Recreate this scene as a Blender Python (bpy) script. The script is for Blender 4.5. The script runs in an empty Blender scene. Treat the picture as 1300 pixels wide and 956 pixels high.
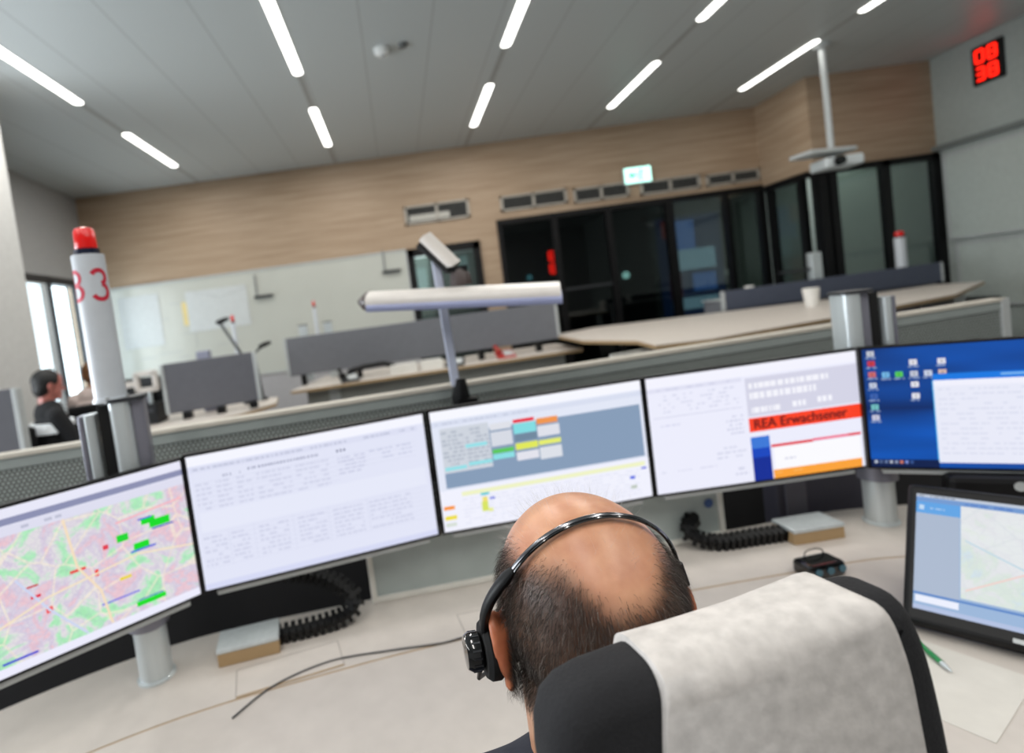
import bpy, bmesh, math, random
from mathutils import Vector, Matrix, noise
random.seed(7)
C = bpy.context.scene.collection
PI = math.pi
SC = bpy.context.scene
# ------------------------------------------------------------------ materials
def lin(c):
    return tuple((v/255/12.92 if v/255 <= .04045 else ((v/255+.055)/1.055)**2.4) for v in c)
_m = {}
def mat(name, col, rough=.5, metal=0., spec=.5, emit=0, noise_amt=0, nscale=20, bump=0, coat=0, stretch=None):
    if name in _m: return _m[name]
    m = bpy.data.materials.new(name); m.use_nodes = True
    nt = m.node_tree; b = nt.nodes['Principled BSDF']
    c = (*lin(col), 1)
    b.inputs['Base Color'].default_value = c
    b.inputs['Roughness'].default_value = rough
    b.inputs['Metallic'].default_value = metal
    b.inputs['Specular IOR Level'].default_value = spec
    b.inputs['Coat Weight'].default_value = coat
    if emit:
        b.inputs['Emission Color'].default_value = c; b.inputs['Emission Strength'].default_value = emit
    tc = nt.nodes.new('ShaderNodeTexCoord'); mp = nt.nodes.new('ShaderNodeMapping')
    nt.links.new(tc.outputs['Object'], mp.inputs[0])
    if stretch: mp.inputs['Scale'].default_value = stretch
    n = nt.nodes.new('ShaderNodeTexNoise'); n.inputs['Scale'].default_value = nscale; n.inputs['Detail'].default_value = 5
    nt.links.new(mp.outputs[0], n.inputs['Vector'])
    if noise_amt or not emit:
        na = noise_amt or .04
        r = nt.nodes.new('ShaderNodeValToRGB')
        r.color_ramp.elements[0].position = .3; r.color_ramp.elements[1].position = .7
        l = lin(col)
        r.color_ramp.elements[0].color = (*[v*(1-na) for v in l], 1); r.color_ramp.elements[1].color = (*[min(1, v*(1+na)) for v in l], 1)
        nt.links.new(n.outputs['Fac'], r.inputs[0]); nt.links.new(r.outputs[0], b.inputs['Base Color'])
    if bump:
        bp = nt.nodes.new('ShaderNodeBump'); bp.inputs['Strength'].default_value = bump; bp.inputs['Distance'].default_value = .002
        nt.links.new(n.outputs['Fac'], bp.inputs['Height']); nt.links.new(bp.outputs[0], b.inputs['Normal'])
    _m[name] = m
    return m
def emis(col, s=1.0):
    k = 'glow_%d_%d_%d_%g' % (*col, s)
    if k in _m: return _m[k]
    m = bpy.data.materials.new(k); m.use_nodes = True
    b = m.node_tree.nodes['Principled BSDF']
    b.inputs['Base Color'].default_value = (.01, .01, .01, 1); b.inputs['Roughness'].default_value = .35
    b.inputs['Specular IOR Level'].default_value = .15
    b.inputs['Emission Color'].default_value = (*lin(col), 1); b.inputs['Emission Strength'].default_value = s
    _m[k] = m
    return m
def glass_mat(name, tint, refl=.12, rough=.02):
    if name in _m: return _m[name]
    m = bpy.data.materials.new(name); m.use_nodes = True; nt = m.node_tree; nt.nodes.clear()
    o = nt.nodes.new('ShaderNodeOutputMaterial'); t = nt.nodes.new('ShaderNodeBsdfTransparent'); g = nt.nodes.new('ShaderNodeBsdfGlossy')
    x = nt.nodes.new('ShaderNodeMixShader'); t.inputs[0].default_value = (*lin(tint), 1); g.inputs['Roughness'].default_value = rough
    g.inputs[0].default_value = (.8, .85, .85, 1)
    x.inputs[0].default_value = refl
    nt.links.new(t.outputs[0], x.inputs[1]); nt.links.new(g.outputs[0], x.inputs[2]); nt.links.new(x.outputs[0], o.inputs[0])
    _m[name] = m
    return m

def wood_veneer():
    m = mat('wood_veneer', (188, 160, 133), .55, noise_amt=.01)
    nt = m.node_tree; b = nt.nodes['Principled BSDF']
    tc = nt.nodes.new('ShaderNodeTexCoord'); mp = nt.nodes.new('ShaderNodeMapping'); mp.inputs['Scale'].default_value = (.8, .8, 16)
    n = nt.nodes.new('ShaderNodeTexNoise'); n.inputs['Scale'].default_value = 1.2; n.inputs['Detail'].default_value = 6; n.inputs['Roughness'].default_value = .65
    r = nt.nodes.new('ShaderNodeValToRGB')
    r.color_ramp.elements[0].position = .3; r.color_ramp.elements[1].position = .72
    r.color_ramp.elements[0].color = (*lin((160, 135, 110)), 1); r.color_ramp.elements[1].color = (*lin((190, 167, 142)), 1)
    nt.links.new(tc.outputs['Object'], mp.inputs[0]); nt.links.new(mp.outputs[0], n.inputs[0]); nt.links.new(n.outputs[0], r.inputs[0])
    nt.links.new(r.outputs[0], b.inputs['Base Color'])
    return m
def lined(name, base, line, period, width, axis=0, rough=.4, metal=0.):
    """surface with fine straight joints every `period` metres along an object axis"""
    m = mat(name, base, rough, metal, noise_amt=.01); nt = m.node_tree; b = nt.nodes['Principled BSDF']
    tc = nt.nodes.new('ShaderNodeTexCoord'); s = nt.nodes.new('ShaderNodeSeparateXYZ'); nt.links.new(tc.outputs['Object'], s.inputs[0])
    d = nt.nodes.new('ShaderNodeMath'); d.operation = 'DIVIDE'; d.inputs[1].default_value = period; nt.links.new(s.outputs[axis], d.inputs[0])
    f = nt.nodes.new('ShaderNodeMath'); f.operation = 'FRACT'; nt.links.new(d.outputs[0], f.inputs[0])
    l = nt.nodes.new('ShaderNodeMath'); l.operation = 'LESS_THAN'; l.inputs[1].default_value = width/period; nt.links.new(f.outputs[0], l.inputs[0])
    x = nt.nodes.new('ShaderNodeMix'); x.data_type = 'RGBA'; x.inputs[6].default_value = (*lin(base), 1); x.inputs[7].default_value = (*lin(line), 1)
    nt.links.new(l.outputs[0], x.inputs[0]); nt.links.new(x.outputs[2], b.inputs['Base Color'])
    return m
def perforated():
    m = mat('perforated_sheet', (100, 106, 104), .55, noise_amt=.01); nt = m.node_tree; b = nt.nodes['Principled BSDF']
    tc = nt.nodes.new('ShaderNodeTexCoord'); s = nt.nodes.new('ShaderNodeSeparateXYZ'); nt.links.new(tc.outputs['Object'], s.inputs[0])
    def M(op, a, bb=None, c=None):
        n = nt.nodes.new('ShaderNodeMath'); n.operation = op
        for i, v in enumerate((a, bb, c)):
            if v is None: continue
            if isinstance(v, (int, float)): n.inputs[i].default_value = v
            else: nt.links.new(v, n.inputs[i])
        return n.outputs[0]
    p = .0145
    zz = M('DIVIDE', s.outputs[2], p*.8); row = M('FLOOR', zz)
    off = M('MULTIPLY', M('FRACT', M('MULTIPLY', row, .5)), 1.0)
    xx = M('ADD', M('DIVIDE', s.outputs[0], p), off)
    fx = M('SUBTRACT', M('FRACT', xx), .5); fz = M('SUBTRACT', M('FRACT', zz), .5)
    d = M('SQRT', M('ADD', M('MULTIPLY', fx, fx), M('MULTIPLY', fz, fz)))
    h = M('LESS_THAN', d, .26)
    x = nt.nodes.new('ShaderNodeMix'); x.data_type = 'RGBA'; x.inputs[6].default_value = (*lin((98, 102, 100)), 1); x.inputs[7].default_value = (*lin((182, 192, 188)), 1)
    nt.links.new(h, x.inputs[0]); nt.links.new(x.outputs[2], b.inputs['Base Color'])
    return m
def map_mat(name, cols, scale, road=(255, 250, 235), roadw=.02, strength=1.0, f1=.55, f2=.16):
    if name in _m: return _m[name]
    m = bpy.data.materials.new(name); m.use_nodes = True; nt = m.node_tree; b = nt.nodes['Principled BSDF']
    b.inputs['Base Color'].default_value = (.01, .01, .01, 1); b.inputs['Roughness'].default_value = .35; b.inputs['Specular IOR Level'].default_value = .15
    tc = nt.nodes.new('ShaderNodeTexCoord')
    n = nt.nodes.new('ShaderNodeTexNoise'); n.inputs['Scale'].default_value = scale; n.inputs['Detail'].default_value = 5; n.inputs['Roughness'].default_value = .62; n.inputs['Distortion'].default_value = .6
    nt.links.new(tc.outputs['Object'], n.inputs[0])
    r = nt.nodes.new('ShaderNodeValToRGB'); r.color_ramp.interpolation = 'EASE'
    e = r.color_ramp.elements
    pos = [.3+.42*i/(len(cols)-1) for i in range(len(cols))]
    e[0].position = pos[0]; e[0].color = (*lin(cols[0]), 1); e[1].position = pos[-1]; e[1].color = (*lin(cols[-1]), 1)
    for q, c in list(zip(pos, cols))[1:-1]:
        k = e.new(q); k.color = (*lin(c), 1)
    nt.links.new(n.outputs['Fac'], r.inputs[0])
    out = r.outputs[0]
    for vs, w, c, f in ((scale*.9, roadw, road, f1), (scale*6, .06, (150, 140, 190), f2)):
        v = nt.nodes.new('ShaderNodeTexVoronoi'); v.feature = 'DISTANCE_TO_EDGE'; v.inputs['Scale'].default_value = vs
        nt.links.new(tc.outputs['Object'], v.inputs['Vector'])
        l = nt.nodes.new('ShaderNodeMath'); l.operation = 'LESS_THAN'; l.inputs[1].default_value = w; nt.links.new(v.outputs['Distance'], l.inputs[0])
        k = nt.nodes.new('ShaderNodeMath'); k.operation = 'MULTIPLY'; k.inputs[1].default_value = f; nt.links.new(l.outputs[0], k.inputs[0])
        x = nt.nodes.new('ShaderNodeMix'); x.data_type = 'RGBA'; x.inputs[7].default_value = (*lin(c), 1)
        nt.links.new(k.outputs[0], x.inputs[0]); nt.links.new(out, x.inputs[6]); out = x.outputs[2]
    nt.links.new(out, b.inputs['Emission Color']); b.inputs['Emission Strength'].default_value = strength
    _m[name] = m
    return m
def grad_mat(name, ca, cb, L, axis=0, strength=1.0):
    if name in _m: return _m[name]
    m = bpy.data.materials.new(name); m.use_nodes = True; nt = m.node_tree; b = nt.nodes['Principled BSDF']
    b.inputs['Base Color'].default_value = (.01, .01, .01, 1); b.inputs['Roughness'].default_value = .35; b.inputs['Specular IOR Level'].default_value = .15
    tc = nt.nodes.new('ShaderNodeTexCoord'); mp = nt.nodes.new('ShaderNodeMapping'); mp.inputs['Rotation'].default_value = (0, .5, 0)
    nt.links.new(tc.outputs['Object'], mp.inputs[0])
    w = nt.nodes.new('ShaderNodeTexNoise'); w.inputs['Scale'].default_value = 3.2; w.inputs['Detail'].default_value = 2
    mp.inputs['Scale'].default_value = (.5, 1, 2.5); nt.links.new(mp.outputs[0], w.inputs[0])
    r = nt.nodes.new('ShaderNodeValToRGB'); r.color_ramp.elements[0].position = .35; r.color_ramp.elements[1].position = .68
    r.color_ramp.elements[0].color = (*lin(ca), 1); r.color_ramp.elements[1].color = (*lin(cb), 1)
    nt.links.new(w.outputs[0], r.inputs[0]); nt.links.new(r.outputs[0], b.inputs['Emission Color']); b.inputs['Emission Strength'].default_value = strength
    _m[name] = m
    return m

# ------------------------------------------------------------------ mesh builder
class MB:
    def __init__(s): s.v = []; s.f = []; s.mi = []; s.mats = []
    def _mi(s, m):
        if m not in s.mats: s.mats.append(m)
        return s.mats.index(m)
    def add(s, verts, faces, m, M=None):
        o = len(s.v)
        s.v += [tuple((M @ Vector(v)) if M is not None else v) for v in verts]
        k = s._mi(m)
        for f in faces: s.f.append(tuple(i+o for i in f)); s.mi.append(k)
        return s
    def box(s, c, d, m, M=None, rz=0):
        x, y, z = d[0]/2, d[1]/2, d[2]/2
        vs = [(sx*x, sy*y, sz*z) for sx in (-1, 1) for sy in (-1, 1) for sz in (-1, 1)]
        R = Matrix.Translation(c) @ Matrix.Rotation(rz, 4, 'Z')
        if M is not None: R = M @ R
        return s.add(vs, [(0, 1, 3, 2), (4, 6, 7, 5), (0, 4, 5, 1), (2, 3, 7, 6), (0, 2, 6, 4), (1, 5, 7, 3)], m, R)
    def rings(s, rings, m, closed=False, caps=True):
        n = len(rings[0]); vs = [p for r in rings for p in r]; fs = []
        L = len(rings)
        for i in range(L if closed else L-1):
            a = i*n; b = ((i+1) % L)*n
            for j in range(n): fs.append((a+j, a+(j+1) % n, b+(j+1) % n, b+j))
        if caps and not closed: fs.append(tuple(range(n-1, -1, -1))); fs.append(tuple(range((L-1)*n, L*n)))
        return s.add(vs, fs, m)
    def tube(s, pts, r, m, seg=12, closed=False, flat=1.0, up=None):
        pts = [Vector(p) for p in pts]; rings = []; L = len(pts)
        rr = r if isinstance(r, (list, tuple)) else [r]*L
        n0 = Vector(up) if up is not None else None
        for i, p in enumerate(pts):
            a = pts[(i-1) % L] if (i or closed) else pts[0]; b = pts[(i+1) % L] if (i < L-1 or closed) else pts[-1]
            t = (b-a).normalized()
            if n0 is None: n0 = t.orthogonal()
            n0 = (n0 - t*n0.dot(t)).normalized(); bb = t.cross(n0)
            rings.append([tuple(p + n0*math.cos(2*PI*k/seg)*rr[i]*flat + bb*math.sin(2*PI*k/seg)*rr[i]) for k in range(seg)])
        return s.rings(rings, m, closed)
    def cyl(s, p0, p1, r0, m, r1=None, seg=24):
        return s.tube([p0, p1], [r0, r0 if r1 is None else r1], m, seg)
    def lathe(s, prof, m, c=(0, 0, 0), seg=28, M=None):
        rings = []
        for r, z in prof:
            rings.append([(c[0]+r*math.cos(2*PI*k/seg), c[1]+r*math.sin(2*PI*k/seg), c[2]+z) for k in range(seg)])
        if M is not None: rings = [[tuple(M @ Vector(p)) for p in r] for r in rings]
        return s.rings(rings, m)
    def prism(s, outline, z0, z1, m, M=None):
        n = len(outline)
        vs = [(x, y, z0) for x, y in outline]+[(x, y, z1) for x, y in outline]
        fs = [tuple(range(n-1, -1, -1)), tuple(range(n, 2*n))]+[(i, (i+1) % n, n+(i+1) % n, n+i) for i in range(n)]
        return s.add(vs, fs, m, M)
    def pillow(s, outline, t, r, m, M=None, seg=5, fix=None):
        """outline in x,z; thickness t along y; edges rounded by r"""
        P = [Vector((x, z)) for x, z in outline]; n = len(P); N = []
        for i in range(n):
            e = (P[(i+1) % n]-P[i-1]).normalized(); N.append(Vector((e.y, -e.x)) if fix is None else fix(P[i], Vector((e.y, -e.x))))
        area = sum(P[i].x*P[(i+1) % n].y-P[(i+1) % n].x*P[i].y for i in range(n))
        sg = 1 if area > 0 else -1
        rings = []
        for side in (-1, 1):
            ks = range(seg+1) if side < 0 else range(seg, -1, -1)
            for k in ks:
                a = PI/2*k/seg; row = []
                for i in range(n):
                    q_ = r(P[i]) if callable(r) else r; inset = q_*(1-math.sin(a)); y = side*(t/2-q_+q_*math.cos(a))
                    row.append((P[i].x-sg*N[i].x*inset, y, P[i].y-sg*N[i].y*inset))
                rings.append(row)
        if M is not None: rings = [[tuple(M @ Vector(p)) for p in rr] for rr in rings]
        return s.rings(rings, m)
    def build(s, name, parent=None, smooth=False, bevel=0, seg=2, angle=.6):
        me = bpy.data.meshes.new(name); me.from_pydata(s.v, [], s.f)
        for m in s.mats: me.materials.append(m)
        me.polygons.foreach_set('material_index', s.mi)
        b = bmesh.new(); b.from_mesh(me); bmesh.ops.recalc_face_normals(b, faces=b.faces); b.to_mesh(me); b.free()
        if smooth: me.polygons.foreach_set('use_smooth', [True]*len(me.polygons)); 
        if smooth:
            try: me.set_sharp_from_angle(angle=angle)
            except Exception: pass
        o = bpy.data.objects.new(name, me); C.objects.link(o)
        if parent is not None: o.parent = parent
        if bevel:
            bv = o.modifiers.new('bevel', 'BEVEL'); bv.width = bevel; bv.segments = seg; bv.limit_method = 'ANGLE'; bv.angle_limit = .5
            bv.harden_normals = False
        return o
def tag(o, label, cat, group=None, kind=None):
    if label: o['label'] = label
    if cat: o['category'] = cat
    if group: o['group'] = group
    if kind: o['kind'] = kind
    return o
def thing(name, label, cat, loc=(0, 0, 0), rz=0, group=None, rx=0):
    o = bpy.data.objects.new(name, None); C.objects.link(o); o.location = loc; o.rotation_euler = (rx, 0, rz)
    o.empty_display_size = .05
    return tag(o, label, cat, group)
def struct(o): o['kind'] = 'structure'; return o
def dup(root, loc=None, rz=None, label=None, group=None):
    r = root.copy(); C.objects.link(r)
    if loc is not None: r.location = loc
    if rz is not None: r.rotation_euler = (0, 0, rz)
    if label: r['label'] = label
    if group: r['group'] = group
    for ch in list(root.children):
        c = ch.copy(); C.objects.link(c); c.parent = r
        for g in list(ch.children):
            d = g.copy(); C.objects.link(d); d.parent = c
    return r
def text_geo(txt, size, M, mb, m, align='CENTER', bold=0):
    cu = bpy.data.curves.new('lettering', 'FONT'); cu.body = txt; cu.size = size; cu.align_x = align; cu.align_y = 'CENTER'; cu.extrude = 0.0; cu.offset = bold
    o = bpy.data.objects.new('lettering', cu); C.objects.link(o)
    bpy.context.view_layer.update()
    me = bpy.data.meshes.new_from_object(o.evaluated_get(bpy.context.evaluated_depsgraph_get()))
    vs = [tuple(v.co) for v in me.vertices]; fs = [tuple(p.vertices) for p in me.polygons]
    bpy.data.objects.remove(o); bpy.data.curves.remove(cu); bpy.data.meshes.remove(me)
    if callable(M): mb.add([M(v) for v in vs], fs, m)
    else: mb.add(vs, fs, m, M)

# common materials
M_white = mat('white_laminate', (204, 196, 188), .45)
M_tan = mat('tan_edge', (170, 142, 104), .6)
M_black = mat('black_plastic', (9, 9, 11), .45, spec=.3)
M_dark = mat('dark_matte', (34, 33, 35), .8)
M_alu = mat('brushed_aluminium', (206, 213, 215), .30, .35, stretch=(1, 1, .05), nscale=60, noise_amt=.06)
M_alu2 = mat('anodised_grey_metal', (140, 140, 152), .35, .35)
M_lgrey = mat('light_grey_paint', (186, 190, 190), .45)
M_slot = mat('black_slot', (6, 6, 7), .7)
M_gloss = mat('glossy_black', (10, 10, 11), .12, coat=.5)
M_wood = wood_veneer()

# ------------------------------------------------------------------ camera
f_px, cx, cy, pitch, roll = 692.0, 511.0, 434.0, .0527, .1343
cam = bpy.data.cameras.new('camera'); co = bpy.data.objects.new('camera', cam); C.objects.link(co)
cam.sensor_width = 36; cam.lens = 36*f_px/1300
cam.shift_x = (650-cx)/1300; cam.shift_y = -(478-cy)/1300
co.matrix_world = Matrix.Translation((0, 0, 1.5)) @ Matrix.Rotation(PI/2-pitch, 4, 'X') @ Matrix.Rotation(-roll, 4, 'Z')
cam.clip_start = .02; cam.clip_end = 60
cam.dof.use_dof = True; cam.dof.focus_distance = .52; cam.dof.aperture_fstop = 3.7; cam.dof.aperture_blades = 0
SC.camera = co

# ------------------------------------------------------------------ room shell
CE = 3.9
YW = 8.47
def wallbox(name, x0, x1, y0, y1, z0, z1, m):
    return struct(MB().box(((x0+x1)/2, (y0+y1)/2, (z0+z1)/2), (abs(x1-x0), abs(y1-y0), abs(z1-z0)), m).build(name))
M_floor = mat('grey_floor', (120, 118, 116), .45, noise_amt=.06, nscale=8)
M_wall = mat('grey_white_wall', (168, 168, 168), .7)
M_wallr = mat('green_grey_wall', (172, 180, 176), .6)
wallbox('floor', -6.2, 7.7, -4.2, 12.2, -.1, 0, M_floor)
M_ceil = lined('ceiling_panels', (192, 198, 198), (168, 172, 172), .6, .012, 0, .42)
wallbox('ceiling', -6.2, 7.7, -4.2, 12.2, CE, CE+.1, M_ceil)
# back wall: wood veneer above and between the openings
G0, G1, GT = 1.68, 5.80, 2.71      # glazed front of the side room
b = MB()
b.box(((-5.0+.25)/2, YW+.06, CE/2), (5.25, .12, CE), M_wood)
b.box(((.25+1.375)/2, YW+.06, (2.45+CE)/2), (1.125, .12, CE-2.45), M_wood)
b.box(((1.375+G0)/2, YW+.06, CE/2), (G0-1.375, .12, CE), M_wood)
b.box(((G0+G1)/2, YW+.06, (GT+CE)/2), (G1-G0, .12, CE-GT), M_wood)
b.box((-2.2, YW-.012, .41), (4.9, .03, .82), mat('pale_lower_wall', (176, 174, 176), .6)); struct(b.build('wall_back'))
# projecting bay
YB = 7.42
b = MB()
b.box((5.85, (YB+.1+YW)/2, (2.68+CE)/2), (.10, YW-YB-.1, CE-2.68), M_wood)
b.box(((5.80+7.48)/2, YB+.05, (2.66+CE)/2), (7.48-5.80, .10, CE-2.66), M_wood)
struct(b.build('wall_bay'))
wallbox('wall_right', 7.48, 7.6, -4.2, 12.2, 0, CE, M_wallr)
# left wall, slightly skewed, with the window opening
lw = MB()
A = Vector((-4.68, 8.53)); Bp = Vector((-4.30, 4.2))
d = (Bp-A).normalized(); L = (Bp-A).length; ang = math.atan2(d.y, d.x)
ML = Matrix.Translation((A.x, A.y, 0)) @ Matrix.Rotation(ang, 4, 'Z')
def lwb(mb, s0, s1, z0, z1, m, t=.12, off=0.): mb.box(((s0+s1)/2, -t/2-off, (z0+z1)/2), (s1-s0, t, z1-z0), m, ML)
WS0, WS1, WZ0, WZ1 = .35, 2.05, .55, 2.62
lwb(lw, 0, WS0, 0, CE, M_wall); lwb(lw, WS1, L, 0, CE, M_wall); lwb(lw, WS0, WS1, WZ1, CE, M_wall); lwb(lw, WS0, WS1, 0, WZ0, M_wall)
struct(lw.build('wall_left'))
wallbox('wall_left_near', -6.0, -5.88, -4.2, 4.2, 0, CE, M_wall)
wallbox('wall_left_return', -5.95, -4.2, 4.15, 4.25, 0, CE, M_wall)
wallbox('wall_rear', -6.1, 7.6, -4.2, -4.1, 0, CE, M_wall)
# window in the left wall
M_frame = mat('anthracite_frame', (44, 46, 50), .45)
M_blind = lined('blind_slats', (235, 240, 245), (170, 180, 185), .06, .012, 2, .6)
w = bpy.data.objects.new('window_1', None); C.objects.link(w); struct(w)
fr = MB()
for s0, s1 in ((WS0, WS0+.07), (1.13, 1.22), (WS1-.07, WS1)): lwb(fr, s0, s1, WZ0, WZ1, M_frame, .10)
lwb(fr, WS0, WS1, WZ0, WZ0+.07, M_frame, .10); lwb(fr, WS0, WS1, WZ1-.10, WZ1, M_frame, .14)
fr.build('window_frame', w)
p_ = MB(); lwb(p_, WS0+.07, WS1-.07, WZ0+.07, WZ1-.1, glass_mat('window_glass', (245, 250, 252), .06), .008, .05); p_.build('pane', w)
bl = MB()
nsl = 34
for k in range(nsl):
    z = WZ0+.10+(WZ1-.22-WZ0)*k/(nsl-1)
    lwb(bl, 1.24, WS1-.08, z-.003, z+.035, mat('blind_slat', (240, 244, 246), .5), .012, .012)
bl.build('blind', w)
sky = MB(); lwb(sky, WS0-.6, WS1+.6, -.3, CE, emis((240, 250, 255), 5), .02, .5); o = sky.build('daylight_backdrop'); struct(o); o.name = 'sky_glow_sheet'  # glowing sheet added outside the window for its daylight
# pillar at the left
struct(MB().box((-3.62, 4.72, CE/2), (.62, .55, CE), mat('pillar_paint', (200, 200, 198), .6)).build('trim_1', bevel=.01))
# side room behind the glass
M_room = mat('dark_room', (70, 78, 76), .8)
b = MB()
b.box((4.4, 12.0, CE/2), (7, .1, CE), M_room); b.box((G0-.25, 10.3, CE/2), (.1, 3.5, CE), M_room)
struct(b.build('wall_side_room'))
M_gl = glass_mat('tinted_glass', (150, 160, 158), .05); M_gl2 = glass_mat('clear_green_glass', (182, 190, 186), .16, .05)
g = bpy.data.objects.new('window_2', None); C.objects.link(g); struct(g)
fr = MB()
for x, wd in ((G0+.03, .07), (2.56, .09), (3.40, .09), (4.34, .12), (5.23, .05), (G1-.03, .10)):
    fr.box((x, YW+.02, GT/2), (wd, .10, GT), M_black)
fr.box(((G0+G1)/2, YW+.02, GT-.04), (G1-G0, .12, .08), M_black); fr.box(((G0+G1)/2, YW+.02, .05), (G1-G0, .12, .1), M_black)
for x0, x1 in ((2.6, 3.36),): fr.box(((x0+x1)/2, YW+.02, 1.52), (x1-x0, .05, .04), M_frame)
fr.build('window_frame', g)
xs = [G0+.03, 2.56, 3.40, 4.34, 5.23, G1-.03]
for i in range(5):
    MB().box(((xs[i]+xs[i+1])/2, YW+.02, GT/2), (xs[i+1]-xs[i]-.06, .012, GT-.12), M_gl if i < 3 else M_gl2).build('pane', g)
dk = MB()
dk.box(((G0+4.3)/2, YW+.55, GT/2), (4.3-G0-.1, .04, GT), mat('room_darkness', (16, 17, 18), .9))  # black sheet added behind the panes for the dark of the room
struct(dk.build('dark_sheet'))
g = bpy.data.objects.new('window_3', None); C.objects.link(g); struct(g)
fr = MB()
BT = 2.66
for y in (YB+.05, YB+.32, YW-.10): fr.box((5.86, y, BT/2), (.08, .10, BT), M_black)
fr.box((5.86, (YB+YW)/2, BT-.03), (.09, YW-YB, .08), M_black)
for x in (5.88, 6.02, 6.74, 7.43): fr.box((x, YB, BT/2), (.10, .10, BT), M_black)
fr.box((6.66, YB, BT-.03), (1.6, .10, .08), M_black); fr.box((6.66, YB, .05), (1.6, .10, .1), M_black)
fr.build('window_frame', g)
MB().box((5.86, (YB+YW)/2+.1, BT/2), (.012, YW-YB-.3, BT-.1), M_gl2).build('pane', g)
for x0, x1 in ((6.07, 6.69), (6.79, 7.38)): MB().box(((x0+x1)/2, YB, BT/2), (x1-x0, .012, BT-.14), M_gl2).build('pane', g)
# door in the back wall
dr = bpy.data.objects.new('door_1', None); C.objects.link(dr); struct(dr)
f = MB(); 
for x in (.30, 1.325): f.box((x, YW+.03, 1.225), (.11, .14, 2.45), M_black)
f.box((.8125, YW+.03, 2.39), (1.125, .14, .12), M_black); f.build('door_frame', dr)
MB().box((.81, YW+.04, 1.16), (.92, .012, 2.3), M_gl2).build('pane', dr)
b = MB(); b.box((.4, 10.0, 1.3), (.5, .04, 2.4), mat('lit_corridor_wall', (170, 180, 180), .8)); b.box((1.3, 10.1, 1.3), (1.3, .04, 2.6), mat('corridor_wall', (110, 118, 118), .8))  # corridor light painted in: one wall paler, the other darker
b.box((.47, 9.9, 2.0), (.26, .03, .5), emis((225, 250, 255), 1.6)); b.box((1.25, 9.6, 1.9), (.14, .03, .9), emis((170, 205, 210), .8)); struct(b.build('wall_corridor'))  # glowing boxes added for the bright spots in the door pane
# wall panels and trim, right wall
M_panel = mat('white_board_panel', (190, 198, 193), .35)
for (y0, y1, z0, z1, lab) in ((5.2, 7.30, 1.50, 2.60, 'upper white writing board on the right wall under the ledge'), (5.2, 7.22, .62, 1.42, 'lower white writing board on the right wall near the floor')):
    r = thing('wall_board', lab, 'whiteboard', (7.47, (y0+y1)/2, z0))
    MB().box((-.01, 0, (z1-z0)/2), (.02, y1-y0, z1-z0), M_panel).build('board_panel', r)
    q = MB(); h = z1-z0; l = y1-y0
    for z in (0, h): q.box((-.015, 0, z), (.03, l, .03), M_lgrey)
    for y in (-l/2, l/2): q.box((-.015, y, h/2), (.03, .03, h), M_lgrey)
    q.build('board_frame', r)
struct(MB().box((7.44, 5.4, 2.72), (.07, 4.1, .06), mat('ledge_grey', (120, 126, 124), .5)).build('trim_3'))
struct(MB().box((7.45, 3.5, .06), (.04, 7.8, .12), mat('dark_baseboard', (60, 60, 60), .6)).build('baseboard_right'))
struct(MB().box((-1.9, YW-.01, .06), (5.0, .03, .12), mat('dark_baseboard', (60, 60, 60), .6)).build('baseboard_back'))

# ------------------------------------------------------------------ ceiling lights
light_mat = emis((255, 253, 246), 5.5)
rows = [(-2.76, 'far left'), (-.645, 'second from the left'), (1.355, 'middle'), (3.24, 'second from the right'), (5.05, 'far right')]
def strip_light(x, y0, y1, label):
    t = thing('ceiling_light', label, 'ceiling light', (x, (y0+y1)/2, CE), 0, 'recessed strip lights in the ceiling')
    n = 12; r = .045; L = (y1-y0)/2-r
    out = [(r*math.cos(PI*k/n), L+r*math.sin(PI*k/n)) for k in range(n+1)]+[(-r*math.cos(PI*k/n), -L-r*math.sin(PI*k/n)) for k in range(n+1)]
    MB().prism(out, -.008, .03, light_mat).build('diffuser', t)
    MB().box((0, 0, .0), (.12, y1-y0+.03, .006), M_lgrey).build('light_housing', t)
for x, nm in rows:
    e = 5.37 if x < 5 else 5.66
    strip_light(x, e-2.3, e, 'long glowing ceiling strip nearer the camera, %s row' % nm)
    strip_light(x, 6.22, 7.6, 'short glowing ceiling strip near the back wall, %s row' % nm)
    struct(MB().box((x, 3.0, CE-.001), (.05, 10.9, .004), mat('light_track', (160, 162, 160), .4)).build('trim_4'))
def area(x, y, z, sx, sy, power, rot=(0, 0, 0), col=(1, .97, .92)):
    l = bpy.data.lights.new('light', 'AREA'); l.shape = 'RECTANGLE'; l.size = sx; l.size_y = sy; l.energy = power; l.color = col
    o = bpy.data.objects.new('area_lamp', l); C.objects.link(o); o.location = (x, y, z); o.rotation_euler = rot
    return o
for x, nm in rows:
    e = 5.37 if x < 5 else 5.66
    area(x, e-1.15, CE-.03, .09, 2.2, 36 if x < 2 else 17); area(x, 6.9, CE-.03, .09, 1.3, 20 if x < 2 else 4)
for x in (-2.76, -.645, 1.355, 3.24): area(x, -.6, CE-.03, .12, 3.0, 40)
# daylight from the windows on the left side of the hall, behind the camera's left shoulder
area(-5.8, .6, 2.0, 2.4, 5.5, 250, (0, -PI/2-.22, 0), (.88, .94, 1))
area(-5.7, 2.2, 1.3, 1.5, 3.5, 190, (0, -PI/2-.75, 0), (.88, .95, 1))  # unseen lamp added, aimed upward to brighten the left of the ceiling
area(-4.2, 7.2, 1.7, 1.6, 1.8, 16, (0, -PI/2, 0), (.9, .96, 1))
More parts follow.
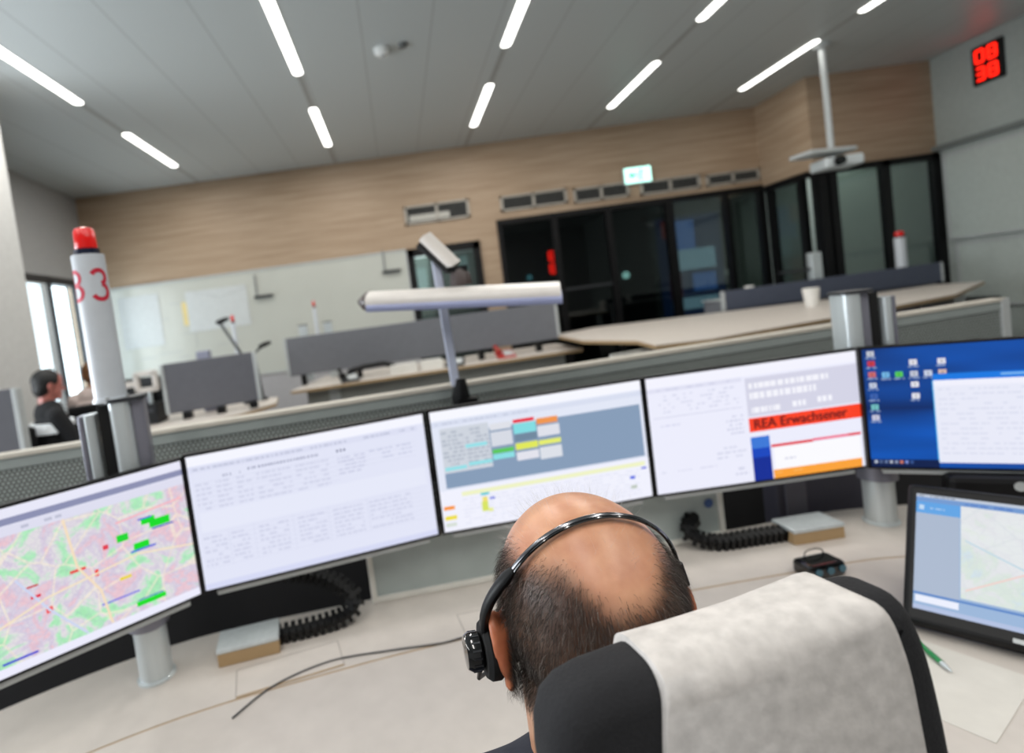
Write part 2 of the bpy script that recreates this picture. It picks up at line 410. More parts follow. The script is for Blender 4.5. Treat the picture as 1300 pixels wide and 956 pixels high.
# smoke detector and the like
t = thing('smoke_detector', 'small white round smoke detector on the ceiling', 'smoke detector', (.17, 5.09, CE))
MB().lathe([(.0, -.06), (.05, -.06), (.07, -.04), (.075, 0)], mat('white_plastic', (232, 234, 232), .4)).build('housing', t, True)
MB().lathe([(0, -.075), (.02, -.072), (.025, -.055)], M_lgrey).build('sensor', t, True)
t = thing('ceiling_sensor', 'dark small ceiling sensor beside the white smoke detector', 'sensor', (.36, 5.05, CE))
MB().lathe([(0, -.03), (.035, -.028), (.045, 0)], mat('grey_sensor', (95, 98, 98), .5)).build('housing', t, True)

# ------------------------------------------------------------------ wall fittings
M_vent = mat('vent_frame', (176, 170, 160), .5); M_slat = mat('vent_dark', (92, 92, 90), .6)
vents = [(.29, 1.29, 2.82, 3.10, 'long pale air vent alone above the small door'), (1.77, 2.80, 2.83, 3.06, 'air vent above the left end of the dark glass wall'),
         (2.90, 3.76, 2.81, 3.03, 'air vent just left of the exit sign'), (3.93, 4.86, 2.79, 3.00, 'air vent just right of the exit sign'), (4.95, 5.78, 2.79, 2.97, 'rightmost air vent, near the projecting bay')]
for i, (x0, x1, z0, z1, lab) in enumerate(vents):
    t = thing('air_vent', lab, 'air vent', ((x0+x1)/2, YW, (z0+z1)/2), 0, 'air vents in the wooden wall')
    wd, h = x1-x0, z1-z0
    q = MB(); 
    for z in (-h/2+.015, h/2-.015): q.box((0, -.015, z), (wd, .03, .03), M_vent)
    for x in (-wd/2+.02, 0, wd/2-.02): q.box((x, -.015, 0), (.04, .03, h), M_vent)
    q.build('vent_frame', t)
    q = MB(); q.box((0, -.003, 0), (wd-.05, .006, h-.04), mat('vent_hole', (46, 47, 46), .8))
    for k in range(9): q.box((0, -.014, -h/2+.03+(h-.06)*k/8), (wd-.06, .016, .006), M_slat)
    q.build('vent_grille', t)
    if i == 0: MB().box((-.12, -.02, -.05), (.62, .01, .09), mat('pale_flap', (190, 188, 180), .5)).build('flap', t)
# exit sign
t = thing('exit_sign', 'small glowing green-white emergency exit sign above the vents', 'exit sign', (3.89, YW-.06, 3.10))
MB().box((0, .02, 0), (.42, .06, .25), M_lgrey).build('housing', t, bevel=.01)
q = MB(); q.box((0, -.015, 0), (.40, .012, .23), emis((190, 250, 235), 2.2))
gm = emis((60, 190, 150), 1.2)
q.prism([(-.04, .0), (.03, .05), (.03, .018), (.09, .018), (.09, -.018), (.03, -.018), (.03, -.05)], 0, .001, gm, Matrix.Translation((-.11, -.0225, 0)) @ Matrix.Rotation(PI/2, 4, 'X'))
q.lathe([(0, 0), (.016, 0), (.016, .001)], gm, M=Matrix.Translation((.05, -.0225, .07)) @ Matrix.Rotation(PI/2, 4, 'X'))
q.tube([(.05, -.023, .05), (.035, -.023, -.01), (.06, -.023, -.04), (.05, -.023, -.09)], .009, gm, 6); q.tube([(.035, -.023, -.01), (.01, -.023, -.04), (-.01, -.023, -.08)], .008, gm, 6)
q.tube([(.045, -.023, .04), (.08, -.023, .02), (.095, -.023, .04)], .007, gm, 6); q.tube([(.045, -.023, .04), (.015, -.023, .03), (.0, -.023, .0)], .007, gm, 6)
q.build('sign_face', t)
# digital clock, right wall: two rows of red digits
def seg_digit(mb, ch, x, z, w, h, th, m, M):
    S = {'0': 'abcdef', '1': 'bc', '2': 'abged', '3': 'abgcd', '4': 'fgbc', '5': 'afgcd', '6': 'afgedc', '7': 'abc', '8': 'abcdefg', '9': 'abcdfg'}[ch]
    P = dict(a=(0, h/2, w, th), g=(0, 0, w, th), d=(0, -h/2, w, th), f=(-w/2, h/4, th, h/2), b=(w/2, h/4, th, h/2), e=(-w/2, -h/4, th, h/2), c=(w/2, -h/4, th, h/2))
    for s in S:
        px, pz, sx, sz = P[s]; mb.box((x+px, 0, z+pz), (sx, .004, sz), m, M)
t = thing('digital_clock', 'black wall clock with two rows of glowing red digits', 'clock', (7.47, 6.70, 3.55), -PI/2)
MB().box((0, .0, 0), (.34, .06, .46), M_black).build('housing', t, bevel=.01)
q = MB(); rm = emis((255, 30, 15), 2.6)
for z, s in ((.105, '08'), (-.105, '38')):
    for k, ch in enumerate(s):
        q = MB(); seg_digit(q, ch, -.07+.14*k, z, .085, .14, .026, rm, Matrix.Translation((0, -.034, 0))); q.build('digit', t)
# hanging ceiling device
t = thing('ceiling_projector', 'grey twin projector unit hanging from the ceiling on a long pole', 'projector', (5.23, 6.40, CE))
MB().cyl((0, 0, 0), (0, 0, -1.22), .033, M_lgrey).lathe([(.09, 0), (.09, -.03), (.035, -.05)], M_lgrey).build('pole', t, True)
MB().box((-.10, .0, -1.22), (.62, .3, .05), M_lgrey, rz=.15).build('mount_plate', t, bevel=.015)
MB().box((.02, -.03, -1.36), (.42, .30, .12), mat('device_white', (205, 212, 214), .4), rz=-.1).build('projector_body', t, bevel=.03, seg=3)
MB().lathe([(0, 0), (.05, 0), (.055, .05), (.04, .06)], M_gloss, M=Matrix.Translation((-.08, -.24, -1.36)) @ Matrix.Rotation(-PI/2, 4, 'X')).build('lens', t, True)
# whiteboard wall
t = thing('whiteboard', 'very wide glossy whiteboard with faint plans drawn on it', 'whiteboard', (-2.1, YW, .85))
WB = 4.67; WH = 1.60
MB().box((0, -.012, WH/2), (WB, .024, WH), mat('whiteboard_enamel', (200, 202, 194), .12, noise_amt=.03, nscale=1.5)).build('board_surface', t)
q = MB()
for z in (0, WH): q.box((0, -.018, z), (WB, .036, .03), M_lgrey)
for x in (-WB/2, WB/2): q.box((x, -.018, WH/2), (.03, .036, WH), M_lgrey)
q.build('board_frame', t)
q = MB(); io = mat('marker_orange', (222, 178, 120), .6); iy = mat('marker_yellow', (225, 205, 140), .6); ig = mat('marker_grey', (178, 182, 182), .6); ip = mat('marker_green', (190, 205, 175), .6)
def wb(x, z): return (x+2.1, -.0255, z-.85)
q.box(wb(-3.25, 1.93), (.10, .003, .36), iy); q.box(wb(-2.80, 1.93), (.62, .003, .07), io); q.box(wb(-2.55, 2.0), (.5, .003, .025), ip)
for k in range(10):
    x = random.uniform(-4.2, -2.3); z = random.uniform(1.2, 2.3); q.box(wb(x, z), (random.uniform(.15, .5), .002, .012), ig)
q.tube([wb(-3.1, 2.25), wb(-2.7, 2.12), wb(-2.3, 2.2)], .008, ig, 6); q.tube([wb(-3.15, 1.4), wb(-3.15, 2.3)], .006, ig, 6)
q.build('plan_drawing', t)['kind'] = 'stuff'
for (x, z, wd, h, lab) in ((-3.95, 1.9, .62, .8, 'sheet of paper with faint plan pinned left on the whiteboard'), (-2.75, 1.95, .95, .62, 'wide paper plan pinned in the middle of the whiteboard')):
    o = MB().box((x, YW-.03, z), (wd, .003, h), mat('pinned_paper', (206, 210, 210), .8)).build('paper_sheet'); tag(o, lab, 'paper')
# things on the board: pen tray brackets
for x, z, lab in ((-2.02, 2.08, 'small dark holder stuck left of centre on the whiteboard'), (-.02, 2.20, 'small dark pen holder near the right end of the whiteboard')):
    t = thing('pen_holder', lab, 'pen holder', (x, YW-.03, z))
    MB().box((0, -.03, -.04), (.28, .06, .035), M_frame).build('tray', t, bevel=.005)
    MB().box((-.10, -.005, .12), (.02, .01, .36), mat('grey_rod', (120, 124, 126), .5)).build('rail', t)

# things behind the glass: a bright poster, cupboards and lamps
t = thing('advertising_banner', 'blue white and red banner standing behind the glass wall', 'banner', (5.1, 9.4, 0))
q = MB(); cols = [emis((70, 120, 200), .9), emis((150, 190, 215), .9), emis((170, 70, 70), .6), emis((30, 55, 100), .7)]  # light on the banner put into its colours as a glow
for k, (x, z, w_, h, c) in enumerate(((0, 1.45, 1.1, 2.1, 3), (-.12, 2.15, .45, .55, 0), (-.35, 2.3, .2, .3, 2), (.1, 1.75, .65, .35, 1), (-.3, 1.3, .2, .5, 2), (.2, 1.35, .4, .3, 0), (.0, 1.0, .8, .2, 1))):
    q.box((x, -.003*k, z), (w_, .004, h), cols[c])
q.build('banner_print', t); MB().box((0, .03, .2), (1.15, .12, .06), M_alu2).build('stand', t)
q = MB(); q.box((0, .05, 1.25), (.03, .03, 2.2), M_alu2); q.build('pole', t)
t = thing('shelf_unit', 'dim grey shelf unit with pale boxes behind the green glass', 'shelf', (5.7, 10.5, 0))
q = MB()
for z in (.4, .9, 1.4): q.box((0, 0, z), (1.2, .4, .03), M_lgrey)
for x in (-.6, 0, .6): q.box((x, 0, .75), (.03, .4, 1.5), M_lgrey)
q.build('frame', t)
MB().box((-.3, 0, 1.12), (.4, .3, .4), mat('pale_box', (150, 190, 180), .7)).build('storage_bin', t)
MB().box((.3, 0, 1.1), (.3, .3, .36), mat('pale_box', (150, 190, 180), .7)).build('storage_bin', t)
area(5.3, 9.8, 3.4, .8, .8, 34, (0, 0, 0), (.93, 1, .96)); area(6.8, 9.0, 3.4, .8, .8, 24, (0, 0, 0), (.93, 1, .96))
area(.6, 9.3, 2.9, .5, .5, 40, (0, 0, 0), (.9, 1, .98))  # unseen lamp added to brighten the corridor behind the door
for x, y, z, c, lab, r_, s in ((3.72, YW+.35, 1.62, (200, 255, 250), 'round white lamp glowing behind the dark glass wall', .06, 2.5), (2.17, YW+.35, 1.79, (120, 200, 220), 'small cyan lamp low behind the leftmost glass panel', .05, 1.0)):
    t = thing('signal_lamp', lab, 'lamp', (x, y, z))
    q = MB(); q.lathe([(0, -r_), (r_*.7, -r_*.7), (r_, 0), (r_*.7, r_*.7), (0, r_)], emis(c, s)); q.build('lamp_globe', t, True)
    MB().cyl((0, 0, -r_), (0, 0, -.5), .012, M_frame).box((0, 0, -.5), (.2, .1, .02), M_frame).build('stand', t)
t = thing('digital_clock', 'red clock reflection in the leftmost dark glass panel, made as glowing digits behind it', 'clock', (2.55, YW+.30, 1.98), 0)  # added behind the glass in place of a red clock's reflection
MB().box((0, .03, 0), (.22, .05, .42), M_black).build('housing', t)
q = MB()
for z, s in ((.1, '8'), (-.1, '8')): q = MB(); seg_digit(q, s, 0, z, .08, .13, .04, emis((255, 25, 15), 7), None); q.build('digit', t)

# ------------------------------------------------------------------ furniture in the middle distance
M_part = mat('grey_fabric_panel', (112, 114, 120), .85); M_partL = mat('grey_panel_left', (98, 98, 104), .85)
def raised_desk(name, label, outline, z, base_boxes, group=None):
    cx_ = sum(p[0] for p in outline)/len(outline); cy_ = sum(p[1] for p in outline)/len(outline)
    t = thing(name, label, 'desk', (cx_, cy_, 0), 0, group)
    o2 = [(x-cx_, y-cy_) for x, y in outline]
    MB().prism(o2, z-.004, z, M_white).build('desktop', t)
    MB().prism([(x*.999, y*.999) for x, y in o2], z-.032, z-.004, M_tan).build('desk_edge', t)
    for (x, y, sx, sy, z0, z1) in base_boxes:
        MB().box((x-cx_, y-cy_, (z0+z1)/2), (sx, sy, z1-z0), M_lgrey).build('pedestal' if sx > .3 else 'leg', t, bevel=.005)
    return t
# middle desk
md = raised_desk('control_desk', 'long pale desk with a tan front edge behind the middle grey screen panel',
    [(-1.22, 5.62), (1.95, 5.95), (1.95, 6.95), (-1.0, 6.75)], .85, [(-.8, 6.1, .12, .5, 0, .82), (1.5, 6.4, .12, .5, 0, .82)])
MB().box((.35-.42, 6.0-6.3175, .60), (2.9, .04, .42), mat('desk_apron', (150, 152, 146), .6), rz=.1).build('modesty_panel', md)
def panel(name, label, x0, y0, x1, y1, z0, z1, m, t=.045, feet=2, group=None, cap=True):
    a = Vector((x0, y0)); b_ = Vector((x1, y1)); L = (b_-a).length; an = math.atan2(y1-y0, x1-x0)
    r = thing(name, label, 'partition', ((x0+x1)/2, (y0+y1)/2, z0), an, group)
    MB().box((0, 0, (z1-z0)/2), (L, t, z1-z0), m).build('panel', r, bevel=.006)
    if cap:
        q = MB()
        for x in (-L/2, L/2): q.box((x, 0, (z1-z0)/2), (.03, t+.01, z1-z0), M_lgrey)
        q.build('end_trim', r, bevel=.004)
    return r, L
pr, L = panel('desk_partition', 'wide dark grey screen panel on the middle desk behind the task lamp', -1.29, 6.02, 1.80, 6.30, .965, 1.39, M_part)
for x in (-.9*L/2, -.25*L, .2*L, .42*L): MB().box((x, 0, -.057), (.06, .08, .116), M_black).build('foot', pr)
# things on the middle desk
def desk_phone(loc, rz, lab, mm=M_black):
    t = thing('desk_phone', lab, 'telephone', loc, rz)
    M = Matrix.Rotation(.35, 4, 'X')
    MB().box((0, 0, .035), (.2, .2, .03), mm, M).build('phone_base', t, bevel=.008)
    MB().tube([(-.075, -.08, .075), (-.085, -.03, .10), (-.085, .03, .115), (-.075, .09, .12)], [.026, .018, .018, .026], mm, 10).build('handset', t, True)
    MB().box((.03, -.01, .055), (.1, .12, .008), M_lgrey, M).build('keypad', t)
    return t
desk_phone((-.62, 5.83, .852), .3, 'black telephone on the left end of the middle desk')
desk_phone((1.12, 6.10, .852), .1, 'red telephone at the right end of the middle desk', mat('red_plastic', (170, 45, 40), .4))
desk_phone((.55, 5.98, .852), -.2, 'black telephone behind the task lamp post on the middle desk')
t = thing('cable_chain', 'black curved cable chain loop under the middle grey screen panel', 'cable chain', (-.35, 5.85, .85))
MB().tube([(-.28, 0, .02), (-.26, .02, .10), (-.1, .06, .125), (.12, .08, .13), (.22, .08, .09), (.2, .08, .03)], .03, M_black, 8).build('chain', t, True)
for k, (x, y, s, lab) in enumerate(((.02, 5.95, .20, 'white box on the middle desk beside the black telephone'), (.28, 5.98, .24, 'white flat box on the middle desk just left of the lamp post'), (-.12, 5.92, .10, 'small white box nearest the black cable loop'))):
    t = tag(MB().box((0, 0, .05), (s, .14, .1), mat('white_carton', (222, 220, 214), .7)).box((0, 0, .102), (s*.98, .02, .003), M_lgrey).build('white_box', bevel=.004), lab, 'box'); t.location = (x, y, .851)

# left desk group
ld = raised_desk('control_desk', 'small pale desk with a tan curved edge carrying the left grey panel', [(-2.62, 4.45), (-2.0, 4.28), (-1.45, 4.55), (-1.22, 4.95), (-1.3, 5.4), (-2.62, 5.5)], .84, [(-2.1, 4.8, .12, .4, 0, .81), (-2.5, 4.9, .12, .4, 0, .81)])
pl, L = panel('desk_partition', 'short grey screen panel on the small desk left of the middle desk', -2.09, 4.70, -1.33, 4.86, .90, 1.335, M_partL)
MB().box((-.3*L, 0, -.029), (.07, .12, .06), M_black).box((.42*L, 0, -.029), (.07, .12, .06), M_black).box((.05, 0, -.029), (.07, .12, .06), M_black).build('foot', pl)
def small_monitor(loc, rz, lab, w=.54, h=.32, scr=None):
    t = thing('computer_monitor', lab, 'monitor', loc, rz)
    MB().box((0, 0, .30), (w, .03, h), M_black).build('housing', t, bevel=.006)
    MB().box((0, -.0165, .30), (w-.03, .002, h-.03), scr or M_gloss).build('screen', t)
    MB().box((0, .06, .17), (.06, .04, .34), M_alu2).box((0, .03, .30), (.08, .06, .08), M_black).build('stand', t, bevel=.006)
    MB().box((0, .06, .008), (.22, .18, .016), M_alu2).build('foot', t, bevel=.005)
    return t
small_monitor((-2.36, 5.02, .80), 2.9, 'black monitor seen from behind left of the short grey panel', .56, .26)
o = tag(MB().box((0, 0, .09), (.42, .2, .17), M_black).box((0, -.101, .12), (.36, .004, .03), M_frame).build('equipment_box', bevel=.01), 'low black equipment box under the black monitor left of the short grey panel', 'box'); o.location = (-2.36, 4.72, .842)
t = thing('monitor_mount', 'white metal monitor bracket with a square hole beside the short grey panel', 'bracket', (-2.22, 4.66, .84))
q = MB()
for z in (.30, .44): q.box((0, 0, z), (.18, .05, .04), M_white)
for x in (-.08, .08): q.box((x, 0, .37), (.04, .05, .16), M_white)
q.build('bracket_plate', t, bevel=.006); MB().box((-.16, .02, .36), (.18, .04, .05), M_white).cyl((0, .03, 0), (0, .03, .32), .018, M_alu).build('arm', t, bevel=.004)
o = tag(MB().box((-1.83, 5.02, 1.12), (.12, .08, .56), mat('violet_grey', (140, 142, 160), .6)).build('speaker_box', bevel=.01), 'small violet grey box standing up behind the short grey panel', 'speaker')
def task_lamp(loc, pts, lab):
    t = thing('task_lamp', lab, 'lamp', loc)
    MB().lathe([(.05, 0), (.05, .02), (.015, .03)], M_frame).build('base', t, True)
    MB().tube(pts, .014, M_frame, 8).build('arm', t, True)
    p = Vector(pts[-1]); pb = Vector(pts[-2]); d = (p-pb).normalized()
    MB().tube([p-Vector((.03, 0, 0)), p+Vector((.03, 0, .015)), p+Vector((.09, 0, .03))], [.018, .024, .016], M_black, 10).build('lamp_head', t, True)
    return t
task_lamp((-1.52, 5.15, .84), [(0, 0, .02), (0, 0, .47), (-.17, .02, .80)], 'black jointed desk lamp folded up behind the short grey panel')
task_lamp((-1.42, 5.3, .84), [(0, 0, .02), (-.03, 0, .46), (.06, 0, .52)], 'low dark desk lamp reaching right behind the short grey panel')
def beacon(loc, s, lab, h=.395):
    t = thing('signal_column', lab, 'signal lamp', loc, 0, 'slim columns with red lamps on the far desks')
    MB().cyl((0, 0, -.2), (0, 0, h), .036*s, mat('column_white', (205, 210, 216), .35)).build('column', t, True)
    CO = MB().cyl((0, 0, h), (0, 0, h+.02), .030*s, M_black).build('collar', t, True)
    MB().lathe([(.028*s, h+.02), (.028*s, h+.07), (.02*s, h+.08)], mat('red_lens', (190, 20, 15), .25, emit=.25)).build('lamp_lens', CO, True)
    return t
beacon((-.98, 6.45, 1.38), .55, 'slim white column with red lamp above the wide dark grey panel', .32)
beacon((-1.62, 5.35, 1.22), .55, 'slim white column with red lamp behind the short grey panel', .40)
# pale metal cylinders of the far masts
for x, lab in ((-1.16, 'short silver mast left of the red lamp column on the middle desk'), (-.86, 'short silver mast just behind the wide dark grey panel')):
    t = tag(MB().box((0, 0, .33), (.10, .07, .66), M_alu).box((0, 0, .665), (.11, .08, .01), M_black).build('desk_mast', bevel=.01), lab, 'mast'); t.location = (x, 6.55, .85)

# right hand white desk
rd = raised_desk('control_desk', 'large white desk with a pointed tan front corner in front of the glass wall',
    [(1.74, 5.3), (1.98, 4.62), (1.9, 4.12), (2.3, 4.05), (3.5, 4.38), (5.0, 4.9), (6.3, 5.85), (6.2, 6.3), (5.2, 6.2), (2.4, 6.8), (1.8, 6.45)], 1.0,
    [(2.6, 4.7, .5, .6, 0, .96), (3.9, 5.1, .5, .6, 0, .96), (5.6, 5.7, .12, .5, 0, .96)])
MB().box((3.0-3.69, 4.62-5.26, .62), (2.3, .03, .62), mat('white_side', (200, 200, 194), .5), rz=.24).build('modesty_panel', rd)
MB().box((5.1-3.69, 5.35-5.26, .80), (1.2, .03, .3), mat('violet_panel', (128, 126, 142), .6), rz=.45).build('modesty_panel', rd)
panel('desk_partition', 'far blue grey screen panel behind the large white desk', 3.93, 6.62, 6.58, 6.60, 1.0, 1.235, mat('blue_grey_panel', (78, 84, 100), .85))[0]
def cup(loc, lab, s=1.):
    t = thing('paper_cup', lab, 'cup', loc)
    MB().lathe([(.03*s, 0), (.04*s, .10*s), (.037*s, .10*s), (.028*s, .005)], mat('cup_white', (235, 233, 228), .5)).build('cup_body', t, True)
cup((4.25, 5.62, 1.0), 'white cup standing in the middle of the large white desk', 1.9)
cup((4.33, 6.72, 1.13), 'white cup on the ledge behind the left end of the blue grey panel', 1.3)
t = thing('ledge_box', 'low grey cabinet behind the blue grey panel carrying a lamp column', 'cabinet', (5.3, 6.9, 0))
MB().box((0, 0, .56), (2.7, .36, 1.12), M_part).build('cabinet_body', t, bevel=.01)
MB().box((0, 0, 1.125), (2.74, .38, .012), M_lgrey).build('cabinet_top', t)
t = beacon((6.35, 6.85, 1.33), 1.6, 'wide white column with dark red top in front of the right glass panes', .27)
t = thing('desk_mast', 'tall silver mast rising behind the blue grey panel below the hanging projector', 'mast', (5.22, 6.80, 1.12))
MB().box((0, 0, .22), (.13, .09, .44), M_alu).build('profile', t, bevel=.01); MB().box((-.25, 0, .24), (.4, .04, .03), M_frame).build('arm', t)
q = thing('printer', 'black machine with a red stripe under the right end of the white desk', 'printer', (6.05, 5.9, .0))
MB().box((0, 0, .42), (.5, .4, .84), M_black).build('housing', q, bevel=.01); MB().box((.05, -.205, .72), (.18, .01, .12), emis((150, 20, 15), .7)).build('front_panel', q)
# far left panel
panel('desk_partition', 'grey screen panel cut by the left edge of the photo, beside the pillar', -3.1, 2.95, -2.16, 3.02, .72, 1.375, M_partL)
t = raised_desk('side_table', 'pale desk under the grey panel by the pillar', [(-3.2, 2.4), (-2.1, 2.45), (-2.1, 3.2), (-3.2, 3.2)], .71, [(-2.3, 2.9, .08, .5, 0, .67), (-3.0, 2.9, .08, .5, 0, .67)])

# ------------------------------------------------------------------ near perforated partition
P0 = Vector((-1.95, 1.52)); P1 = Vector((2.37, 2.16)); an = math.atan2((P1-P0).y, (P1-P0).x); L = (P1-P0).length
np_ = thing('acoustic_partition', 'long perforated grey metal partition running behind the five monitors', 'partition', ((P0.x+P1.x)/2, (P0.y+P1.y)/2, 0), an)
MB().box((0, 0, 1.0), (L, .035, .40), perforated()).build('perforated_sheet', np_)
MB().box((0, 0, 1.212), (L, .045, .036), mat('rail_green_grey', (152, 160, 158), .5)).build('top_rail', np_, bevel=.004)
MB().box((0, -.002, 1.236), (L, .05, .012), mat('rail_highlight', (206, 200, 188), .5)).build('highlight_strip', np_)  # highlight along the rail's top, painted as a cream strip
MB().box((0, 0, .40), (L, .03, .80), M_dark).build('lower_panel', np_)
q = MB()
for x in (-L/2, L/2): q.box((x, 0, .62), (.04, .055, 1.24), M_lgrey)
q.build('end_post', np_, bevel=.004)
Mn = np_.matrix_basis
for px, py, lab in ((-.62, 1.70, 'left pale bolt head'),):
    MB().lathe([(0, 0), (.008, 0), (.010, .006)], mat('bolt_pale', (225, 220, 205), .4), M=Matrix.Translation((-.80, -.03, 1.13)) @ Matrix.Rotation(PI/2, 4, 'X')).build('bolt', np_, True)

# ------------------------------------------------------------------ the man's control desk
def arc(pts, n=8):
    out = []
    for i in range(len(pts)-1):
        p0 = Vector(pts[max(i-1, 0)]); p1 = Vector(pts[i]); p2 = Vector(pts[i+1]); p3 = Vector(pts[min(i+2, len(pts)-1)])
        for k in range(n):
            t = k/n
            out.append(tuple(.5*((2*p1)+(-p0+p2)*t+(2*p0-5*p1+4*p2-p3)*t*t+(-p0+3*p1-3*p2+p3)*t**3)))
    out.append(tuple(pts[-1])); return out
ZD = .72
rear = arc([(-1.55, .72), (-1.15, 1.12), (-.707, 1.385), (-.175, 1.485), (.38, 1.555), (.925, 1.608), (1.343, 1.631), (1.75, 1.50), (2.15, 1.15)])
seam = arc([(-1.32, .62), (-.98, .90), (-.62, 1.09), (-.255, 1.192), (.056, 1.250), (.5, 1.308), (.887, 1.338), (1.175, 1.344), (1.48, 1.25), (1.85, .95)])
front = arc([(-1.0, .2), (-.82, .42), (-.5, .66), (-.1, .80), (.3, .84), (.7, .76), (1.0, .56), (1.25, .25)])
desk = thing('control_desk', 'curved pale grey desk under the five monitors, nearest the camera', 'desk', (.2, 1.2, 0))
OD = Matrix.Translation((-.2, -1.2, 0))
MB().prism(rear+seam[::-1], ZD-.028, ZD, M_white, OD).build('rear_worktop', desk)
seam2 = [(x, y-.006) for x, y in seam]
MB().prism(seam2+front[::-1], ZD-.028, ZD, M_white, OD).build('front_worktop', desk)
MB().prism(seam+seam2[::-1], ZD-.026, ZD-.001, M_tan, OD).build('tan_seam', desk)
q = MB()
for x, y in ((-.26, 1.14), ): pass
# cable flap inlaid at the rear worktop
M_seam = mat('seam_grey', (158, 152, 146), .6)
def flap(cxy, rz, w_, h_, nm):
    q = MB(); M = OD @ Matrix.Translation((cxy[0], cxy[1], ZD+.0006)) @ Matrix.Rotation(rz, 4, 'Z')
    q.box((0, 0, 0), (w_, h_, .001), M_white, M)
    for a, b_, c_, d_, mm in ((0, -h_/2, w_, .004, M_tan), (-w_/2, 0, .002, h_, M_seam), (w_/2, 0, .002, h_, M_seam), (0, h_/2, w_, .0015, M_seam)): q.box((a, b_, .0006), (c_, d_, .0008), mm, M)
    q.build(nm, desk)
flap((-.36, 1.225), .27, .24, .10, 'cable_flap'); flap((.17, 1.315), .14, .24, .10, 'cable_flap')
for x, y in ((-1.0, .85), (1.55, 1.05)): MB().box((x-.2, y-1.2, .35), (.10, .6, .69), M_lgrey, rz=0).build('leg', desk, bevel=.01)
tr = [(x, y+.02) for x, y in rear]
tr2 = [(x*1.0, y+.13) for x, y in rear]
MB().prism(tr+tr2[::-1], .52, .55, M_slot, OD).build('cable_tray', desk)
# vertical cupboard slats seen behind the right column
q = thing('floor_cabinet', 'dark violet grey panel standing behind the desk under the right monitors', 'cabinet', (1.27, 1.72, 0), .13)
MB().box((0, 0, .44), (.36, .06, .88), mat('violet_dark', (74, 72, 84), .6)).build('cabinet_body', q, bevel=.004)
MB().box((-.12, -.034, .44), (.07, .008, .86), mat('violet_light', (104, 102, 112), .6)).build('slat', q)

# ventilation panel behind the monitors
a = Vector((-.172, 1.478)); b_ = Vector((.862, 1.592)); L = (b_-a).length; an2 = math.atan2(b_.y-a.y, b_.x-a.x)
vp = thing('ventilation_box', 'long pale framed grey box standing on the desk below the middle monitors', 'box', ((a.x+b_.x)/2, (a.y+b_.y)/2, ZD), an2)
MB().box((0, 0, .085), (L, .03, .17), mat('panel_inset', (172, 182, 180), .35)).build('panel_face', vp)
q = MB(); Mfr = mat('panel_frame', (224, 222, 214), .5)
for z in (.008, .165): q.box((0, -.008, z), (L, .032, .016), Mfr)
for x in (-L/2, L/2): q.box((x, -.008, .085), (.016, .032, .172), Mfr)
q.build('panel_frame', vp, bevel=.003)
MB().lathe([(0, 0), (.012, 0), (.014, .004)], mat('blue_badge', (62, 92, 148), .4), M=Matrix.Translation((L/2-.035, -.014, .105)) @ Matrix.Rotation(PI/2, 4, 'X')).build('badge', vp, True)

# masts with the cylindrical feet
def mast(loc, rz, lab, mirror=1):
    t = thing('desk_mast', lab, 'mast', loc, rz, )
    q = MB(); q.lathe([(.043, 0), (.043, .005), (.037, .007), (.037, .19), (.0, .19)], M_alu); q.build('foot_tube', t, True)
    MB().lathe([(.046, .13), (.046, .33), (.0, .33)], M_alu2).build('sleeve', t, True)
    h0, h1 = .25, .665
    M1 = MB()
    # rounded wide profile
    def rrect(cx_, cy_, w_, d_, r_, n=5):
        o = []
        for sx, sy, a0 in ((1, 1, 0), (-1, 1, PI/2), (-1, -1, PI), (1, -1, 3*PI/2)):
            for k in range(n+1):
                a = a0+PI/2*k/n; o.append((cx_+sx*(w_/2-r_)+r_*math.cos(a), cy_+sy*(d_/2-r_)+r_*math.sin(a)))
        return o
    m = mirror
    M1.prism(rrect(m*(.018 if m > 0 else .044), 0, .046, .075, .015), h0, h1, M_alu); M1.build('wide_profile', t, True)
    MB().prism(rrect(m*(.052 if m > 0 else .010), .004, .030, .06, .010), h0, h1, M_alu2).build('grey_profile', t, True)
    MB().prism(rrect(m*-.016, .005, .030, .045, .002), h0, h1-.004, M_slot).build('slot', t)
    q = MB(); q.prism(rrect(m*-.048, 0, .022, .06, .008), h0, h1-.02, M_alu); q.prism(rrect(m*-.066, 0, .012, .05, .005), h0, h1-.02, M_alu2); q.build('narrow_profile', t, True)
    MB().prism(rrect(m*.030, 0, .086, .080, .018), h1, h1+.008, M_frame).build('cap', t)
    return t
mL = mast((-.687, 1.263, ZD), .28, 'aluminium mast at the left behind the map monitor, under the lettered column')
mR = mast((1.300, 1.534, ZD), -.1, 'aluminium mast at the right behind the desktop-icons monitor', -1)
# lettered signal column on the left mast
sc = thing('signal_column', 'white column lettered B 3 in red with a red lamp on top', 'signal lamp', (-.687-.002, 1.263, 1.388))
RC = .0345
Mcol = mat('column_white_near', (205, 211, 218), .35)
MB().lathe([(RC+.004, 0), (RC+.004, .008), (RC, .009), (RC, .338), (0, .338)], Mcol, seg=48).build('column', sc, True)
CO = MB().lathe([(.027, .338), (.027, .352), (0, .352)], mat('dark_blue_collar', (16, 22, 48), .25), seg=32).build('collar', sc, True)
prof = [(.022, .352), (.0235, .356), (.0225, .392), (.019, .399), (.011, .402), (0, .402)]
MB().lathe(prof, mat('red_lens_near', (205, 14, 8), .2, emit=.35, coat=.4), seg=24).build('lamp_lens', CO, True)
q = MB(); red = mat('red_lettering', (205, 28, 58), .5)
def wrapper(a0, zc):
    def W(v):
        a = a0 + v[0]/(RC+.0006); r_ = RC+.0006
        return (r_*math.cos(a), r_*math.sin(a), zc+v[1])
    return W
